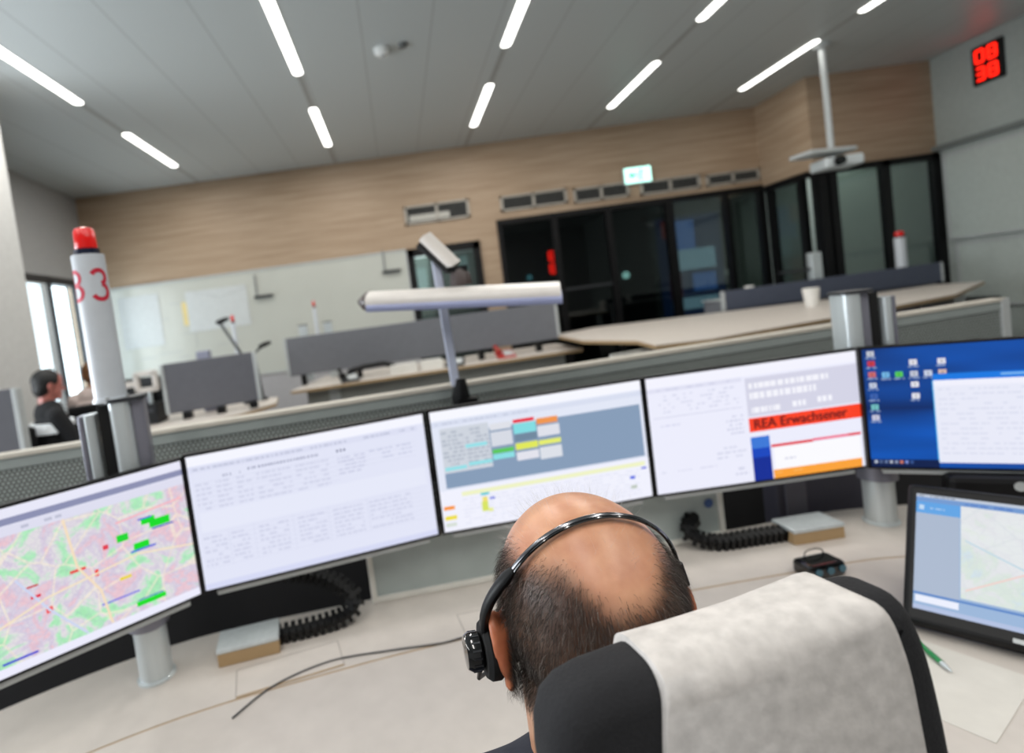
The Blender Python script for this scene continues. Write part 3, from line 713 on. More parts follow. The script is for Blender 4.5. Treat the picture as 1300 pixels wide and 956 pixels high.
# azimuth facing the camera
ac = math.atan2(-1.263, .687)
def stroke(pts, wd, W, m):
    pts = [Vector(p) for p in pts]; vs = []; fs = []
    for i, p in enumerate(pts):
        d_ = (pts[min(i+1, len(pts)-1)]-pts[max(i-1, 0)]).normalized(); n_ = Vector((-d_.y, d_.x))*wd/2
        vs += [W(p-n_), W(p+n_)]
    for i in range(len(pts)-1): fs.append((2*i, 2*i+1, 2*i+3, 2*i+2))
    q.add(vs, fs, m)
def arcp(cx_, cy_, rx, ry, a0, a1, n=14): return [(cx_+rx*math.cos(math.radians(a0+(a1-a0)*k/n)), cy_+ry*math.sin(math.radians(a0+(a1-a0)*k/n))) for k in range(n+1)]
W3 = wrapper(ac+.46, .268)
stroke(arcp(0, .0165, .0155, .0155, 155, -75), .0098, W3, red); stroke(arcp(0, -.0165, .0175, .0175, 75, -155), .0098, W3, red)
WBt = wrapper(ac-1.12, .268); rs = mat('red_lettering_side', (214, 70, 92), .5)
stroke([(-.013, -.034), (-.013, .034)], .009, WBt, rs); stroke([(-.013, .032), (0, .032)]+arcp(0, .017, .014, .015, 90, -90)+[(-.013, .002)], .009, WBt, rs); stroke([(-.013, 0), (0, 0)]+arcp(0, -.016, .017, .016, 90, -90)+[(-.013, -.032)], .009, WBt, rs)
q.build('lettering', sc)
q = MB()
for a_ in (ac-.2, ac+1.1): q.lathe([(0, 0), (.004, 0), (.005, .003)], M_lgrey, c=((RC+.003)*math.cos(a_), (RC+.003)*math.sin(a_), .008))
q.build('screw', sc, True)

# rail carrying the monitors
rail = [Vector(p) for p in ((-1.02, .96), (-.845, 1.143), (-.660, 1.300), (-.285, 1.425), (.325, 1.530), (.93, 1.565), (1.30, 1.52), (1.525, 1.395), (1.76, 1.24))]
rl = thing('monitor_rail', 'curved dark rail hidden behind the row of monitors', 'rail', (.3, 1.4, 1.05))
MB().tube([(p.x-.3, p.y-1.4, 0) for p in rail], .018, M_frame, 10).build('rail_tube', rl, True)

# ------------------------------------------------------------------ monitors
MW, MH = .598, .336
BEZ = .007
class Scr:
    """flat screen content; u to the right, v downwards, both 0..1"""
    def __init__(s, W, H): s.W, s.H = W, H; s.mb = MB(); s.k = 0
    def r(s, u0, v0, u1, v1, m):
        if isinstance(m, tuple): m = emis(m, 1.0)
        y = -.0004-s.k*.000012; s.k += 1
        W, H = s.W, s.H
        s.mb.add([((u-.5)*W, y, (.5-v)*H) for u, v in ((u0, v0), (u1, v0), (u1, v1), (u0, v1))], [(0, 3, 2, 1)], m); return s
    def text(s, t, u, v, size, m):
        y = -.0004-s.k*.000012; s.k += 1
        text_geo(t, size, Matrix.Translation(((u-.5)*s.W, y, (.5-v)*s.H)) @ Matrix.Rotation(PI/2, 4, 'X'), s.mb, emis(m, 1.0) if isinstance(m, tuple) else m, 'LEFT')
    def rows(s, u0, v0, u1, v1, n, col, rnd, dens=.6, h=.35, wmin=.006, wmax=.03):
        # dashes standing for lines of small print (illegible in the photo)
        W, H = s.W, s.H; y = -.0004-s.k*.000012; s.k += 1
        vs = []; fs = []
        for i in range(n):
            v = v0+(v1-v0)*(i+.5)/n; dv = (v1-v0)/n*h/2; u = u0
            while u < u1:
                w_ = rnd.uniform(wmin, wmax)
                if rnd.random() < dens:
                    o = len(vs); e = min(u+w_, u1)
                    vs += [((a-.5)*W, y, (.5-b)*H) for a, b in ((u, v-dv), (e, v-dv), (e, v+dv), (u, v+dv))]; fs.append((o, o+3, o+2, o+1))
                u += w_+rnd.uniform(.003, .010)
        s.mb.add(vs, fs, emis(col, 1.0)); return s
def monitor(loc, rz, lab, chin=True):
    t = thing('computer_monitor', lab, 'monitor', loc, rz, 'row of five monitors on the desk')
    q = MB(); q.box((0, .009, 0), (MW+.003, .018, MH), M_black); hs_ = q.build('housing', t, bevel=.003); t['hn'] = hs_.name
    MB().box((0, .03, .0), (.40, .035, .22), M_dark).build('back_cover', t, bevel=.012)
    if chin: MB().box((0, .016, -MH/2-.008), (MW-.06, .016, .014), M_lgrey).build('lower_edge', hs_, bevel=.003)
    MB().box((0, .068, .04), (.07, .060, .07), M_frame).build('mount_arm', t, bevel=.004)
    s = Scr(MW-2*BEZ, MH-2*BEZ)
    return t, s
rn = random.Random(3)
def fin(t, s, dz=0):
    o = s.mb.build('screen', bpy.data.objects[t['hn']]); del t['hn']; o.location = (0, 0, dz); return o
ZM = 1.5-.4285
# 1: the map
t, s = monitor((-.779, 1.077, 1.5-.434), .691, 'leftmost monitor showing a green and pink city map')
s.r(0, 0, 1, 1, (232, 232, 248)).r(0, .062, 1, .105, (140, 144, 178)).r(0, .11, 1, .17, (222, 222, 240))
s.rows(.02, .115, .6, .165, 1, (190, 192, 212), rn, .8)
mm = map_mat('city_map', [(150, 195, 225), (165, 228, 178), (176, 236, 190), (226, 222, 226), (216, 206, 224), (235, 198, 208), (216, 208, 226), (178, 232, 186)], 13, (250, 238, 215), .022)
s.r(0, .17, 1, .945, mm)
for u, v, w_, h, c in ((.85, .345, .05, .045, (20, 220, 40)), (.89, .378, .075, .055, (20, 220, 40)), (.755, .409, .04, .05, (30, 215, 50)), (.815, .498, .055, .045, (20, 220, 40)), (.82, .892, .105, .034, (20, 220, 40)),
        (.468, .589, .03, .018, (225, 40, 70)), (.696, .434, .018, .03, (225, 60, 80)), (.60, .52, .05, .018, (235, 60, 60)), (.656, .579, .012, .045, (240, 70, 60)), (.745, .679, .04, .02, (235, 215, 60)), (.50, .70, .02, .04, (240, 90, 90)),
        (.90, .415, .08, .012, (60, 90, 200)), (.82, .527, .09, .012, (60, 90, 220)), (.84, .325, .05, .01, (60, 90, 220)), (.40, .922, .1, .014, (60, 70, 210)), (.72, .80, .13, .012, (120, 120, 225)), (.46, .52, .04, .012, (200, 50, 60)), (.82, .868, .09, .01, (60, 140, 190))):
    s.r(u-w_/2, v-h/2, u+w_/2, v+h/2, c)
for c, pts in (((244, 222, 192), [(.58, .17), (.60, .5), (.66, .7), (.68, .94)]), ((206, 214, 240), [(.42, .45), (.50, .7), (.60, .94)]), ((242, 226, 196), [(.2, .8), (.5, .62), (.8, .55), (1, .62)]), ((246, 180, 190), [(.74, .3), (.98, .26)])):
    for (a0, a1), (b0, b1) in zip(pts, pts[1:]):
        dx, dy = b0-a0, b1-a1; l = math.hypot(dx, dy); nx, ny = -dy/l*.004, dx/l*.006
        y = -.0004-s.k*.000012; s.k += 1
        s.mb.add([((u-.5)*s.W, y, (.5-v)*s.H) for u, v in ((a0-nx, a1-ny), (b0-nx, b1-ny), (b0+nx, b1+ny), (a0+nx, a1+ny))], [(0, 3, 2, 1)], emis(c, 1.0))
s.r(0, .945, 1, 1, (236, 236, 252)); s.rows(.02, .95, .3, .995, 1, (150, 150, 190), rn, .6)
fin(t, s)
# 2: the white lists
t, s = monitor((-.2575, 1.3354, ZM), .2523, 'second monitor from the left showing pale text lists')
s.r(0, 0, 1, 1, (226, 229, 247)).r(0, 0, 1, .075, (244, 245, 255)).r(0, .08, .97, .125, (220, 223, 243))
s.rows(.02, .085, .96, .12, 1, (192, 196, 218), rn, .85, .45)
s.rows(.13, .165, .20, .195, 1, (165, 169, 192), rn, .8, .6, .005, .01); s.rows(.23, .15, .52, .18, 1, (150, 154, 180), rn, .95, .6, .006, .009); s.rows(.60, .15, .66, .18, 1, (80, 84, 120), rn, .9, .7, .006, .01)
for u0, u1 in ((.02, .08), (.10, .16), (.18, .24), (.26, .40), (.42, .56)): s.rows(u0, .20, u1, .42, 6, (208, 211, 232), rn, .85, .4)
s.rows(.60, .21, .72, .36, 5, (202, 205, 228), rn, .85, .45); s.rows(.74, .20, .93, .30, 3, (198, 202, 226), rn, .7)
for k in range(6): s.r(.02, .205+.037*k, .95 if k < 4 else .6, .207+.037*k, (208, 211, 232))
s.r(.02, .425, .98, .57, (230, 233, 249))
for u0, u1 in ((.02, .11), (.13, .20), (.24, .36), (.40, .52), (.55, .68), (.71, .90)): s.rows(u0, .60, u1, .84, 7, (206, 209, 231), rn, .85, .4)
for u in (.12, .22, .38, .53, .70): s.r(u, .58, u+.0015, .85, (206, 210, 232))
for k in range(8): s.r(.02, .59+.036*k, .97, .592+.036*k, (210, 213, 234))
s.r(0, .955, 1, 1, (214, 218, 244))
fin(t, s)
# 3: the grey planning table
t, s = monitor((.3341, 1.4406, ZM), .1016, 'middle monitor showing a blue grey table with coloured cells')
s.r(0, 0, 1, 1, (226, 231, 246)).r(0, 0, 1, .08, (246, 247, 255)).r(0, .09, 1, .13, (216, 222, 240)).rows(.02, .095, .45, .125, 1, (190, 196, 216), rn, .6)
s.r(.035, .20, .985, .645, (134, 156, 184)); s.r(.035, .15, .26, .52, (206, 212, 222))
s.rows(.04, .17, .14, .50, 10, (176, 184, 198), rn, .8, .5); s.rows(.15, .17, .255, .50, 10, (176, 184, 198), rn, .8, .5)
s.r(.145, .305, .245, .335, (150, 224, 232)).r(.04, .47, .14, .50, (150, 224, 232)).r(.15, .455, .26, .485, (150, 224, 232))
cb = [(.265, .17, .365, .225, (222, 224, 232)), (.265, .24, .365, .36, (214, 218, 228)), (.265, .385, .365, .42, (90, 200, 90)), (.265, .425, .365, .47, (140, 222, 228)),
      (.375, .165, .475, .195, (232, 50, 70)), (.375, .20, .48, .285, (130, 220, 226)), (.375, .29, .48, .35, (112, 136, 158)), (.375, .365, .48, .42, (224, 232, 90)), (.375, .44, .48, .51, (226, 226, 236)),
      (.485, .185, .585, .235, (240, 150, 80)), (.485, .25, .59, .34, (222, 224, 234)), (.485, .37, .59, .41, (228, 236, 110)), (.485, .43, .59, .53, (220, 224, 232))]
for c in cb: s.r(*c)
s.r(0, .66, 1, 1, (240, 241, 253)); s.r(.1, .69, .98, .725, (238, 242, 196)); s.rows(.1, .74, .95, .97, 8, (226, 228, 244), rn, .7)
for c in ((.01, .79, .06, .82, (250, 150, 50)), (.01, .87, .065, .905, (240, 224, 70)), (.01, .93, .06, .96, (214, 222, 214)), (.185, .725, .225, .745, (80, 200, 215)), (.225, .77, .25, .79, (130, 140, 225)), (.19, .76, .215, .80, (240, 224, 120)),
        (.185, .80, .215, .88, (216, 228, 100)), (.215, .86, .235, .89, (230, 236, 150)), (.90, .80, .925, .825, (60, 90, 225)), (.96, .74, .985, .755, (60, 80, 220)), (.90, .88, .93, .91, (190, 200, 190))): s.r(*c)
fin(t, s)
# 4: the red banner
t, s = monitor((.9319, 1.475, ZM), .0144, 'second monitor from the right with a red banner reading REA Erwachsener')
s.r(0, 0, 1, 1, (236, 237, 252)).r(0, 0, 1, .09, (243, 243, 254)).r(0, .095, .45, .13, (224, 225, 243)).rows(.02, .1, .4, .125, 1, (200, 202, 225), rn, .7)
s.rows(.05, .15, .43, .32, 5, (214, 216, 236), rn, .45, .45, .006, .02); s.r(.02, .345, .44, .35, (200, 202, 226))
s.rows(.36, .40, .44, .58, 5, (206, 208, 230), rn, .6, .45, .006, .015); s.rows(.30, .66, .44, .78, 3, (212, 214, 234), rn, .6, .4); s.rows(.03, .8, .3, .84, 1, (220, 221, 240), rn, .7)
s.rows(.38, .85, .44, .94, 2, (210, 212, 232), rn, .7, .45); s.rows(.02, .40, .14, .44, 1, (214, 216, 238), rn, .8)
s.r(.465, .11, 1, .44, (212, 212, 230)); s.rows(.48, .15, .86, .21, 1, (244, 244, 252), rn, .95, .8, .01, .03); s.rows(.48, .23, .80, .30, 1, (244, 244, 252), rn, .95, .8, .01, .03)
s.rows(.485, .36, .62, .42, 1, (244, 244, 252), rn, .95, .8); s.rows(.68, .35, .75, .41, 1, (246, 246, 254), rn, 1, .8); s.rows(.80, .34, .87, .40, 1, (246, 246, 254), rn, 1, .8)
s.r(.465, .455, 1, .575, (250, 66, 36))
for du, dv in ((0, 0), (.0018, 0), (.0036, 0), (.0018, .003)): s.text('REA Erwachsener', .484+du, .515+dv, .036, (96, 18, 22))
s.r(.465, .62, .555, 1, emis((20, 70, 190), 1)); s.r(.465, .62, .555, .72, (60, 120, 215)); s.r(.465, .80, .555, 1, (14, 44, 150))
s.r(.56, .705, .76, .728, (226, 30, 50)).r(.76, .70, .99, .722, (240, 110, 140)); s.r(.93, .70, .99, .722, (226, 40, 60))
s.r(.57, .73, .985, .93, (250, 250, 254)); s.rows(.62, .82, .68, .86, 1, (200, 202, 222), rn, .9)
s.r(.56, .925, .985, 1, (250, 162, 56)); s.rows(.57, .94, .70, .965, 1, (250, 190, 110), rn, .9)
fin(t, s)
# 5: the blue desktop
t, s = monitor((1.478, 1.315, 1.5-.425), -.513, 'rightmost monitor showing a blue desktop with icons and a window')
s.r(0, 0, 1, 1, grad_mat('desktop_blue', (5, 34, 88), (12, 88, 188), 1))
s.r(0, .50, .235, .505, (8, 30, 80))
ic = [(.03, .04, (200, 205, 215)), (.03, .123, (205, 60, 75)), (.03, .215, (210, 110, 110)), (.03, .307, (200, 210, 230)), (.03, .40, (60, 100, 180)), (.03, .49, (120, 200, 200)), (.03, .58, (210, 210, 230)),
      (.078, .222, (120, 190, 235)), (.124, .222, (90, 210, 90)), (.175, .128, (232, 232, 240)), (.175, .222, (200, 205, 220)), (.175, .31, (235, 235, 242)), (.175, .405, (235, 235, 242)), (.222, .222, (205, 215, 235)), (.269, .13, (230, 230, 240)), (.269, .22, (220, 190, 180))]
for u, v, c in ic:
    s.r(u-.013, v-.022, u+.013, v+.022, c); s.r(u-.006, v-.010, u+.006, v+.010, tuple(int(x*.8) for x in c)); s.rows(u-.018, v+.028, u+.018, v+.042, 1, (150, 170, 205), rn, .9, .8)
s.r(.235, .232, 1, .285, emis((20, 120, 225), 1)); s.r(.45, .245, .8, .262, (120, 180, 240)); s.r(.235, .285, .965, .958, (232, 234, 248)); s.r(.235, .285, .965, .33, (240, 240, 252))
s.rows(.25, .34, .6, .9, 14, (220, 223, 240), rn, .7); s.rows(.65, .34, .93, .9, 14, (220, 223, 240), rn, .7); s.r(.232, .285, .236, .958, (70, 180, 240))
s.r(0, .935, .235, 1, (8, 30, 76))
for k in range(8): s.r(.012+.018*k, .945, .022+.018*k, .968, [(200, 210, 225), (90, 110, 150), (110, 130, 170), (190, 195, 210), (150, 160, 190), (220, 130, 110), (130, 150, 225), (60, 90, 150)][k])
fin(t, s)
t5 = t
# stand of the blue monitor, dark shape under it
MB().box((.02, .0, -.225), (.34, .06, .10), M_black).build('speaker_bar', t5, bevel=.015)
MB().lathe([(0, 0), (.010, 0), (.012, .003)], M_lgrey, M=Matrix.Translation((-.02, -.031, -.195)) @ Matrix.Rotation(PI/2, 4, 'X')).build('badge', t5)

# touch screen at the lower right
TW, TH = .38, .30
tt = thing('touch_screen', 'tilted black framed touch screen with a pale map at the right edge', 'touch screen', (1.133, .994, 1.5-.643), -.869)
MT = Matrix.Rotation(-.73, 4, 'X')
def tilt(o): o.matrix_local = MT; return o
tilt(MB().box((0, .02, 0), (TW, .04, TH), M_black).build('housing', tt, bevel=.010, seg=3))
s = Scr(TW, TH)
s.r(.042, .078, .958, .905, (150, 178, 214)); s.r(.042, .078, .958, .10, (190, 200, 216)); s.r(.042, .10, .958, .135, (110, 150, 205)); s.rows(.05, .08, .2, .1, 1, (90, 100, 120), rn, .8); s.rows(.24, .105, .9, .13, 1, (70, 110, 190), rn, .6)
s.r(.042, .135, .222, .222, (90, 160, 226)); s.r(.055, .16, .075, .195, (190, 215, 240)); s.rows(.10, .17, .16, .19, 1, (190, 215, 240), rn, .9)
s.r(.042, .222, .218, .79, (168, 182, 204)); s.r(.222, .135, .958, .775, map_mat('pale_map', [(206, 224, 214), (222, 230, 224), (226, 230, 232), (224, 226, 230), (214, 226, 218), (206, 222, 232), (232, 224, 214)], 9, (212, 218, 222), .012, 1.0, .35, .05))
s.r(.042, .79, .958, .805, (84, 130, 196)); s.r(.05, .81, .215, .855, (232, 236, 250)); s.r(.042, .875, .958, .905, (176, 190, 222))
for pts, c in (([(.24, .38), (.5, .55), (.8, .5)], (190, 214, 226)), ([(.24, .72), (.5, .5), (.9, .2)], (236, 206, 200)), ([(.6, .14), (.55, .5), (.7, .77)], (200, 224, 204))):
    for (a0, a1), (b0, b1) in zip(pts, pts[1:]):
        y = -.0004-s.k*.000012; s.k += 1
        s.mb.add([((u-.5)*s.W, y, (.5-v)*s.H) for u, v in ((a0, a1-.006), (b0, b1-.006), (b0, b1+.006), (a0, a1+.006))], [(0, 3, 2, 1)], emis(c, 1.0))
o = s.mb.build('screen', tt); tilt(o)
q = MB(); q.box((-.03, -.001, -TH/2+.012), (.016, .002, .008), M_lgrey); tilt(q.build('badge', tt))
q = MB(); q.box((0, .10, -.09), (.16, .10, .09), M_black); q.box((0, .12, -.128), (.26, .18, .012), M_black); q.build('stand', tt, bevel=.01)

# ------------------------------------------------------------------ objects on the desk
def block(loc, rz, lab, w_=.145):
    t = thing('cable_block', lab, 'desk block', loc, rz, )
    MB().box((0, 0, .016), (w_, .085, .032), M_tan).build('wooden_base', t, bevel=.002)
    MB().box((0, .0, .038), (w_+.003, .088, .012), M_alu).build('metal_plate', t, bevel=.003)
    return t
def chain(pts, lab, loc=(0, 0, 0)):
    t = thing('cable_chain', lab, 'cable chain', pts[0])
    P = [Vector(p)-Vector(pts[0]) for p in arc(pts, 7)]
    q = MB(); q.tube(P, .0165, M_black, 8, flat=.8)
    # separate links
    d = 0; last = P[0]; acc = .0
    for i in range(1, len(P)):
        a = P[i-1]; b = P[i]; seg = (b-a).length; tdir = (b-a).normalized()
        while acc < seg:
            c = a+tdir*acc
            upv = Vector((0, -.25, 1)); side = tdir.cross(upv).normalized(); u2 = side.cross(tdir).normalized()
            R = Matrix((tdir, side, u2)).transposed().to_4x4(); R.translation = c
            q.box((0, 0, 0), (.0105, .040, .030), M_black, R)
            acc += .0175
        acc -= seg
    q.build('chain_links', t)
    return t
block((-.475, 1.315, ZD), .20, 'wooden desk block with metal top at the left by the cable chain')
chain([(-.405, 1.335, .740), (-.31, 1.35, .742), (-.24, 1.37, .748), (-.212, 1.385, .772), (-.235, 1.40, .802), (-.31, 1.42, .838), (-.42, 1.42, .862), (-.52, 1.40, .90)], 'black looping cable chain rising behind the white list monitor')
block((1.068, 1.508, ZD), .05, 'wooden desk block with metal top at the right below the monitors')
chain([(.995, 1.505, .740), (.90, 1.50, .742), (.80, 1.50, .742), (.74, 1.53, .765), (.78, 1.56, .80)], 'black cable chain lying on the desk at the right')
# headset base / small device
t = thing('desk_device', 'small black glossy desk device with a cable loop beyond the chair', 'device', (.95, 1.315, ZD), .12)
MB().box((0, 0, .019), (.098, .06, .038), M_gloss).build('housing', t, bevel=.010, seg=3)
q = MB()
for x in (-.030, .002, .034): q.lathe([(0, 0), (.008, 0), (.009, .003)], mat('blue_glass_button', (70, 110, 125), .15), M=Matrix.Translation((x, -.0302, .022)) @ Matrix.Rotation(PI/2, 4, 'X'))
q.build('button', t)
MB().tube(arc([(-.02, .02, .036), (-.015, .02, .050), (.01, .02, .054), (.03, .02, .048), (.035, .02, .036)], 4), .0015, M_black, 6).build('cable_loop', t, True)
# pen and paper
t = thing('ballpoint_pen', 'green ballpoint pen with a silver tip on the paper', 'pen', (.916, 1.006, ZD+.007), math.atan2(-.054, -.012))
q = MB(); q.tube([(-.075, 0, 0), (.04, 0, 0)], .0048, mat('green_pen', (20, 128, 66), .3), 12); q.build('barrel', t, True)
MB().tube([(.04, 0, 0), (.052, 0, 0), (.064, 0, 0)], [.0045, .0035, .0012], M_alu, 12).build('tip', t, True)
MB().box((-.05, 0, .006), (.04, .003, .002), M_alu).build('clip', t)
ppm = mat('paper_white', (214, 210, 202), .8)
o = MB().prism([(-.15, -.11), (.15, -.11), (.15, .11), (-.15, .11)], 0, .0008, ppm).build('paper_sheet'); o.location = (.845, .985, ZD+.0004); o.rotation_euler = (0, 0, -1.05)
tag(o, 'sheet of white paper under the green pen on the desk', 'paper')
# cables
def cable(pts, r_, m, lab):
    o = MB().tube([Vector(p) for p in arc(pts, 8)], r_, m, 8).build('cable', None, True); tag(o, lab, 'cable'); return o
cable([(-.45, 1.08, ZD+.003), (-.383, 1.165, ZD+.003), (-.266, 1.225, ZD+.003), (-.13, 1.235, ZD+.003), (-.005, 1.236, ZD+.003), (.06, 1.245, ZD+.003), (.12, 1.20, ZD+.003), (.16, 1.05, ZD+.003), (.17, .95, ZD+.003), (.175, .862, ZD+.004), (.178, .835, ZD-.01), (.18, .828, ZD-.10)], .0020, mat('cable_dark', (70, 70, 72), .5), 'thin dark cable lying along the desk seam')
cable([(-.62, 1.47, .62), (-.55, 1.50, .655), (-.45, 1.515, .65), (-.40, 1.50, .60), (-.48, 1.48, .57)], .003, mat('cable_green', (60, 110, 60), .5), 'thin green cable hanging in the dark behind the desk')

# ------------------------------------------------------------------ near task lamp
tl = thing('task_lamp', 'white bar task lamp on a slim post behind the middle monitor', 'lamp', (.175, 1.93, 1.20)); 
MB().tube([(0, -.02, -.06), (.0, -.02, -.02), (.005, -.02, .045)], [.030, .034, .020], M_black, 10).box((.02, -.03, -.045), (.07, .05, .04), M_black).build('clamp', tl, True)
MB().box((-.012, -.02, .28), (.030, .026, .52), mat('lamp_post', (196, 202, 222), .4), Matrix.Rotation(-.03, 4, 'Y')).build('post', tl, bevel=.004)
# horizontal head
A0 = Vector((-.100, 1.87, 1.556)); A1 = Vector((.510, 1.72, 1.500)); dd = (A1-A0).normalized()
def bar(A0, A1, w_, h_, m, up=Vector((0, -.35, 1)), taper=None):
    dd = (A1-A0).normalized(); s_ = dd.cross(up).normalized(); u_ = s_.cross(dd).normalized(); n = 20; rings = []
    for p, k in ((A0, 1), (A1, 1)):
        rings.append([tuple(p + s_*math.copysign(abs(math.cos(2*PI*j/n))**.6, math.cos(2*PI*j/n))*w_*k + u_*math.copysign(abs(math.sin(2*PI*j/n))**.6, math.sin(2*PI*j/n))*h_*k) for j in range(n)])
    return rings
off = -Vector(tl.location)
M_lw = mat('lamp_white', (226, 220, 214), .4)
q = MB(); q.rings(bar(A0+off, A1+off, .045, .026, M_lw), M_lw); LH = q.build('lamp_head', tl, True)
q = MB(); q.rings(bar(A0+off+Vector((0, -.012, -.018)), A1+off+Vector((0, -.012, -.018)), .040, .014, M_lw), mat('lamp_underside', (150, 156, 190), .4)); q.build('diffuser', LH, True)
q = MB(); c0 = A0+off; q.rings([[tuple(c0 - dd*dx + (Vector(p)-c0)*k) for p in bar(c0, c0+dd, .046, .028, M_lw)[0]] for dx, k in ((0, 1), (.012, .9), (.034, .28))], mat('dark_bronze', (70, 58, 56), .35)); q.build('end_cap', LH, True)
# joint and short upper arm
J = Vector((.222, 1.87, 1.60))+off
MB().tube([J-Vector((.0, 0, .035)), J, J+Vector((-.008, 0, .02))], [.038, .034, .026], mat('dark_bronze', (70, 58, 56), .35), 14).box(J+Vector((-.01, 0, .022)), (.07, .05, .018), M_black).build('joint', tl, True)
q = MB(); q.rings(bar(J+Vector((-.012, 0, .035)), J+Vector((-.10, .03, .150)), .030, .014, M_lw, Vector((.6, -.8, .5))), M_lw); UA = q.build('upper_arm', tl, True)
q = MB(); q.rings(bar(J+Vector((-.030, .01, .022)), J+Vector((-.118, .04, .130)), .022, .012, M_lw, Vector((.6, -.8, .5))), M_black); q.build('arm_underside', UA, True)

tl.location = (.163, 1.766, 1.226); tl.scale = (.915,)*3
# ------------------------------------------------------------------ people
def ball(mb, c, r, m, M=None, seg=20, rg=12):
    """ellipsoid; r is a number or a 3-tuple"""
    if isinstance(r, (int, float)): r = (r, r, r)
    vs = []; fs = []
    for i in range(rg+1):
        th = PI*i/rg
        for j in range(seg): vs.append((c[0]+r[0]*math.sin(th)*math.cos(2*PI*j/seg), c[1]+r[1]*math.sin(th)*math.sin(2*PI*j/seg), c[2]+r[2]*math.cos(th)))
    for i in range(rg):
        for j in range(seg): fs.append((i*seg+j, (i+1)*seg+j, (i+1)*seg+(j+1) % seg, i*seg+(j+1) % seg))
    mb.add(vs, fs, m, M)
def limb(mb, p0, p1, r0, r1, m, flat=1.0, up=None):
    p0, p1 = Vector(p0), Vector(p1); n = 6
    mb.tube([p0+(p1-p0)*k/n for k in range(n+1)], [r0+(r1-r0)*k/n for k in range(n+1)], m, 16, flat=flat, up=up)
    if flat == 1.0:
        ball(mb, p0, r0*.999, m, None, 16, 10); ball(mb, p1, r1*.999, m, None, 16, 10)
def fuse(name, mb, parent, voxel, m, smooth_it=6, loc=None):
    o = mb.build(name+'_source')
    r = o.modifiers.new('r', 'REMESH'); r.mode = 'VOXEL'; r.voxel_size = voxel; r.use_smooth_shade = True
    s_ = o.modifiers.new('s', 'SMOOTH'); s_.iterations = smooth_it; s_.factor = .5
    bpy.context.view_layer.update()
    me = bpy.data.meshes.new_from_object(o.evaluated_get(bpy.context.evaluated_depsgraph_get()))
    src = o.data; bpy.data.objects.remove(o); bpy.data.meshes.remove(src)
    me.name = name; me.materials.clear(); me.materials.append(m)
    me.polygons.foreach_set('use_smooth', [True]*len(me.polygons))
    o = bpy.data.objects.new(name, me); C.objects.link(o)
    if parent is not None: o.parent = parent
    return o
def hand(mb, wrist, palm_dir, normal, m, side, s=1.0, curl=.35):
    """palm + five separate bent fingers; palm_dir points to the fingers, normal up from the back of the hand"""
    w = Vector(wrist); f = Vector(palm_dir).normalized(); n = Vector(normal).normalized(); n = (n-f*n.dot(f)).normalized(); l = f.cross(n)*side
    for k in (-.028, -.009, .010, .028):
        limb(mb, w+f*.01*s+l*k*.6*s, w+f*.092*s+l*k*s, .014*s, .012*s, m)
    for k, ln in ((-.030, .066), (-.010, .078), (.011, .085), (.031, .076)):
        p = w+f*.092*s+l*k*s; a = curl*.5
        for j, (q_, r_) in enumerate(((.45, .0088), (.32, .0080), (.23, .0072))):
            d_ = f*math.cos(a)-n*math.sin(a); e = p+d_*ln*q_*s
            limb(mb, p, e, r_*s, (r_-.0007)*s, m); p = e; a += curl
    p = w+f*.03*s+l*.032*s
    for ln, ang_, r_ in ((.040, .9, .012), (.030, .6, .010), (.024, .45, .009)):
        d_ = f*math.cos(ang_)+l*math.sin(ang_)-n*.25; e = p+d_.normalized()*ln*s; limb(mb, p, e, r_*s, (r_-.001)*s, m); p = e

def skin_material(name, base, red):
    m = bpy.data.materials.new(name); m.use_nodes = True; nt = m.node_tree; b = nt.nodes['Principled BSDF']
    b.inputs['Roughness'].default_value = .37; b.inputs['Specular IOR Level'].default_value = .5
    b.inputs['Subsurface Weight'].default_value = .12; b.inputs['Subsurface Radius'].default_value = (.01, .004, .002); b.inputs['Subsurface Scale'].default_value = .5
    at = nt.nodes.new('ShaderNodeAttribute'); at.attribute_name = 'tone'
    tc = nt.nodes.new('ShaderNodeTexCoord')
    n = nt.nodes.new('ShaderNodeTexNoise'); n.inputs['Scale'].default_value = 28; n.inputs['Detail'].default_value = 6; nt.links.new(tc.outputs['Object'], n.inputs[0])
    r = nt.nodes.new('ShaderNodeValToRGB'); r.color_ramp.elements[0].position = .32; r.color_ramp.elements[1].position = .7
    r.color_ramp.elements[0].color = (*lin(tuple(int(v*.93) for v in red)), 1); r.color_ramp.elements[1].color = (*lin(base), 1)
    nt.links.new(n.outputs[0], r.inputs[0])
    x = nt.nodes.new('ShaderNodeMix'); x.data_type = 'RGBA'; x.blend_type = 'MULTIPLY'; x.inputs[0].default_value = 1
    nt.links.new(r.outputs[0], x.inputs[6]); nt.links.new(at.outputs['Color'], x.inputs[7]); nt.links.new(x.outputs[2], b.inputs['Base Color'])
    n2 = nt.nodes.new('ShaderNodeTexNoise'); n2.inputs['Scale'].default_value = 600; nt.links.new(tc.outputs['Object'], n2.inputs[0])
    bp = nt.nodes.new('ShaderNodeBump'); bp.inputs['Strength'].default_value = .25; bp.inputs['Distance'].default_value = .0004
    nt.links.new(n2.outputs[0], bp.inputs['Height']); nt.links.new(bp.outputs[0], b.inputs['Normal'])
    return m
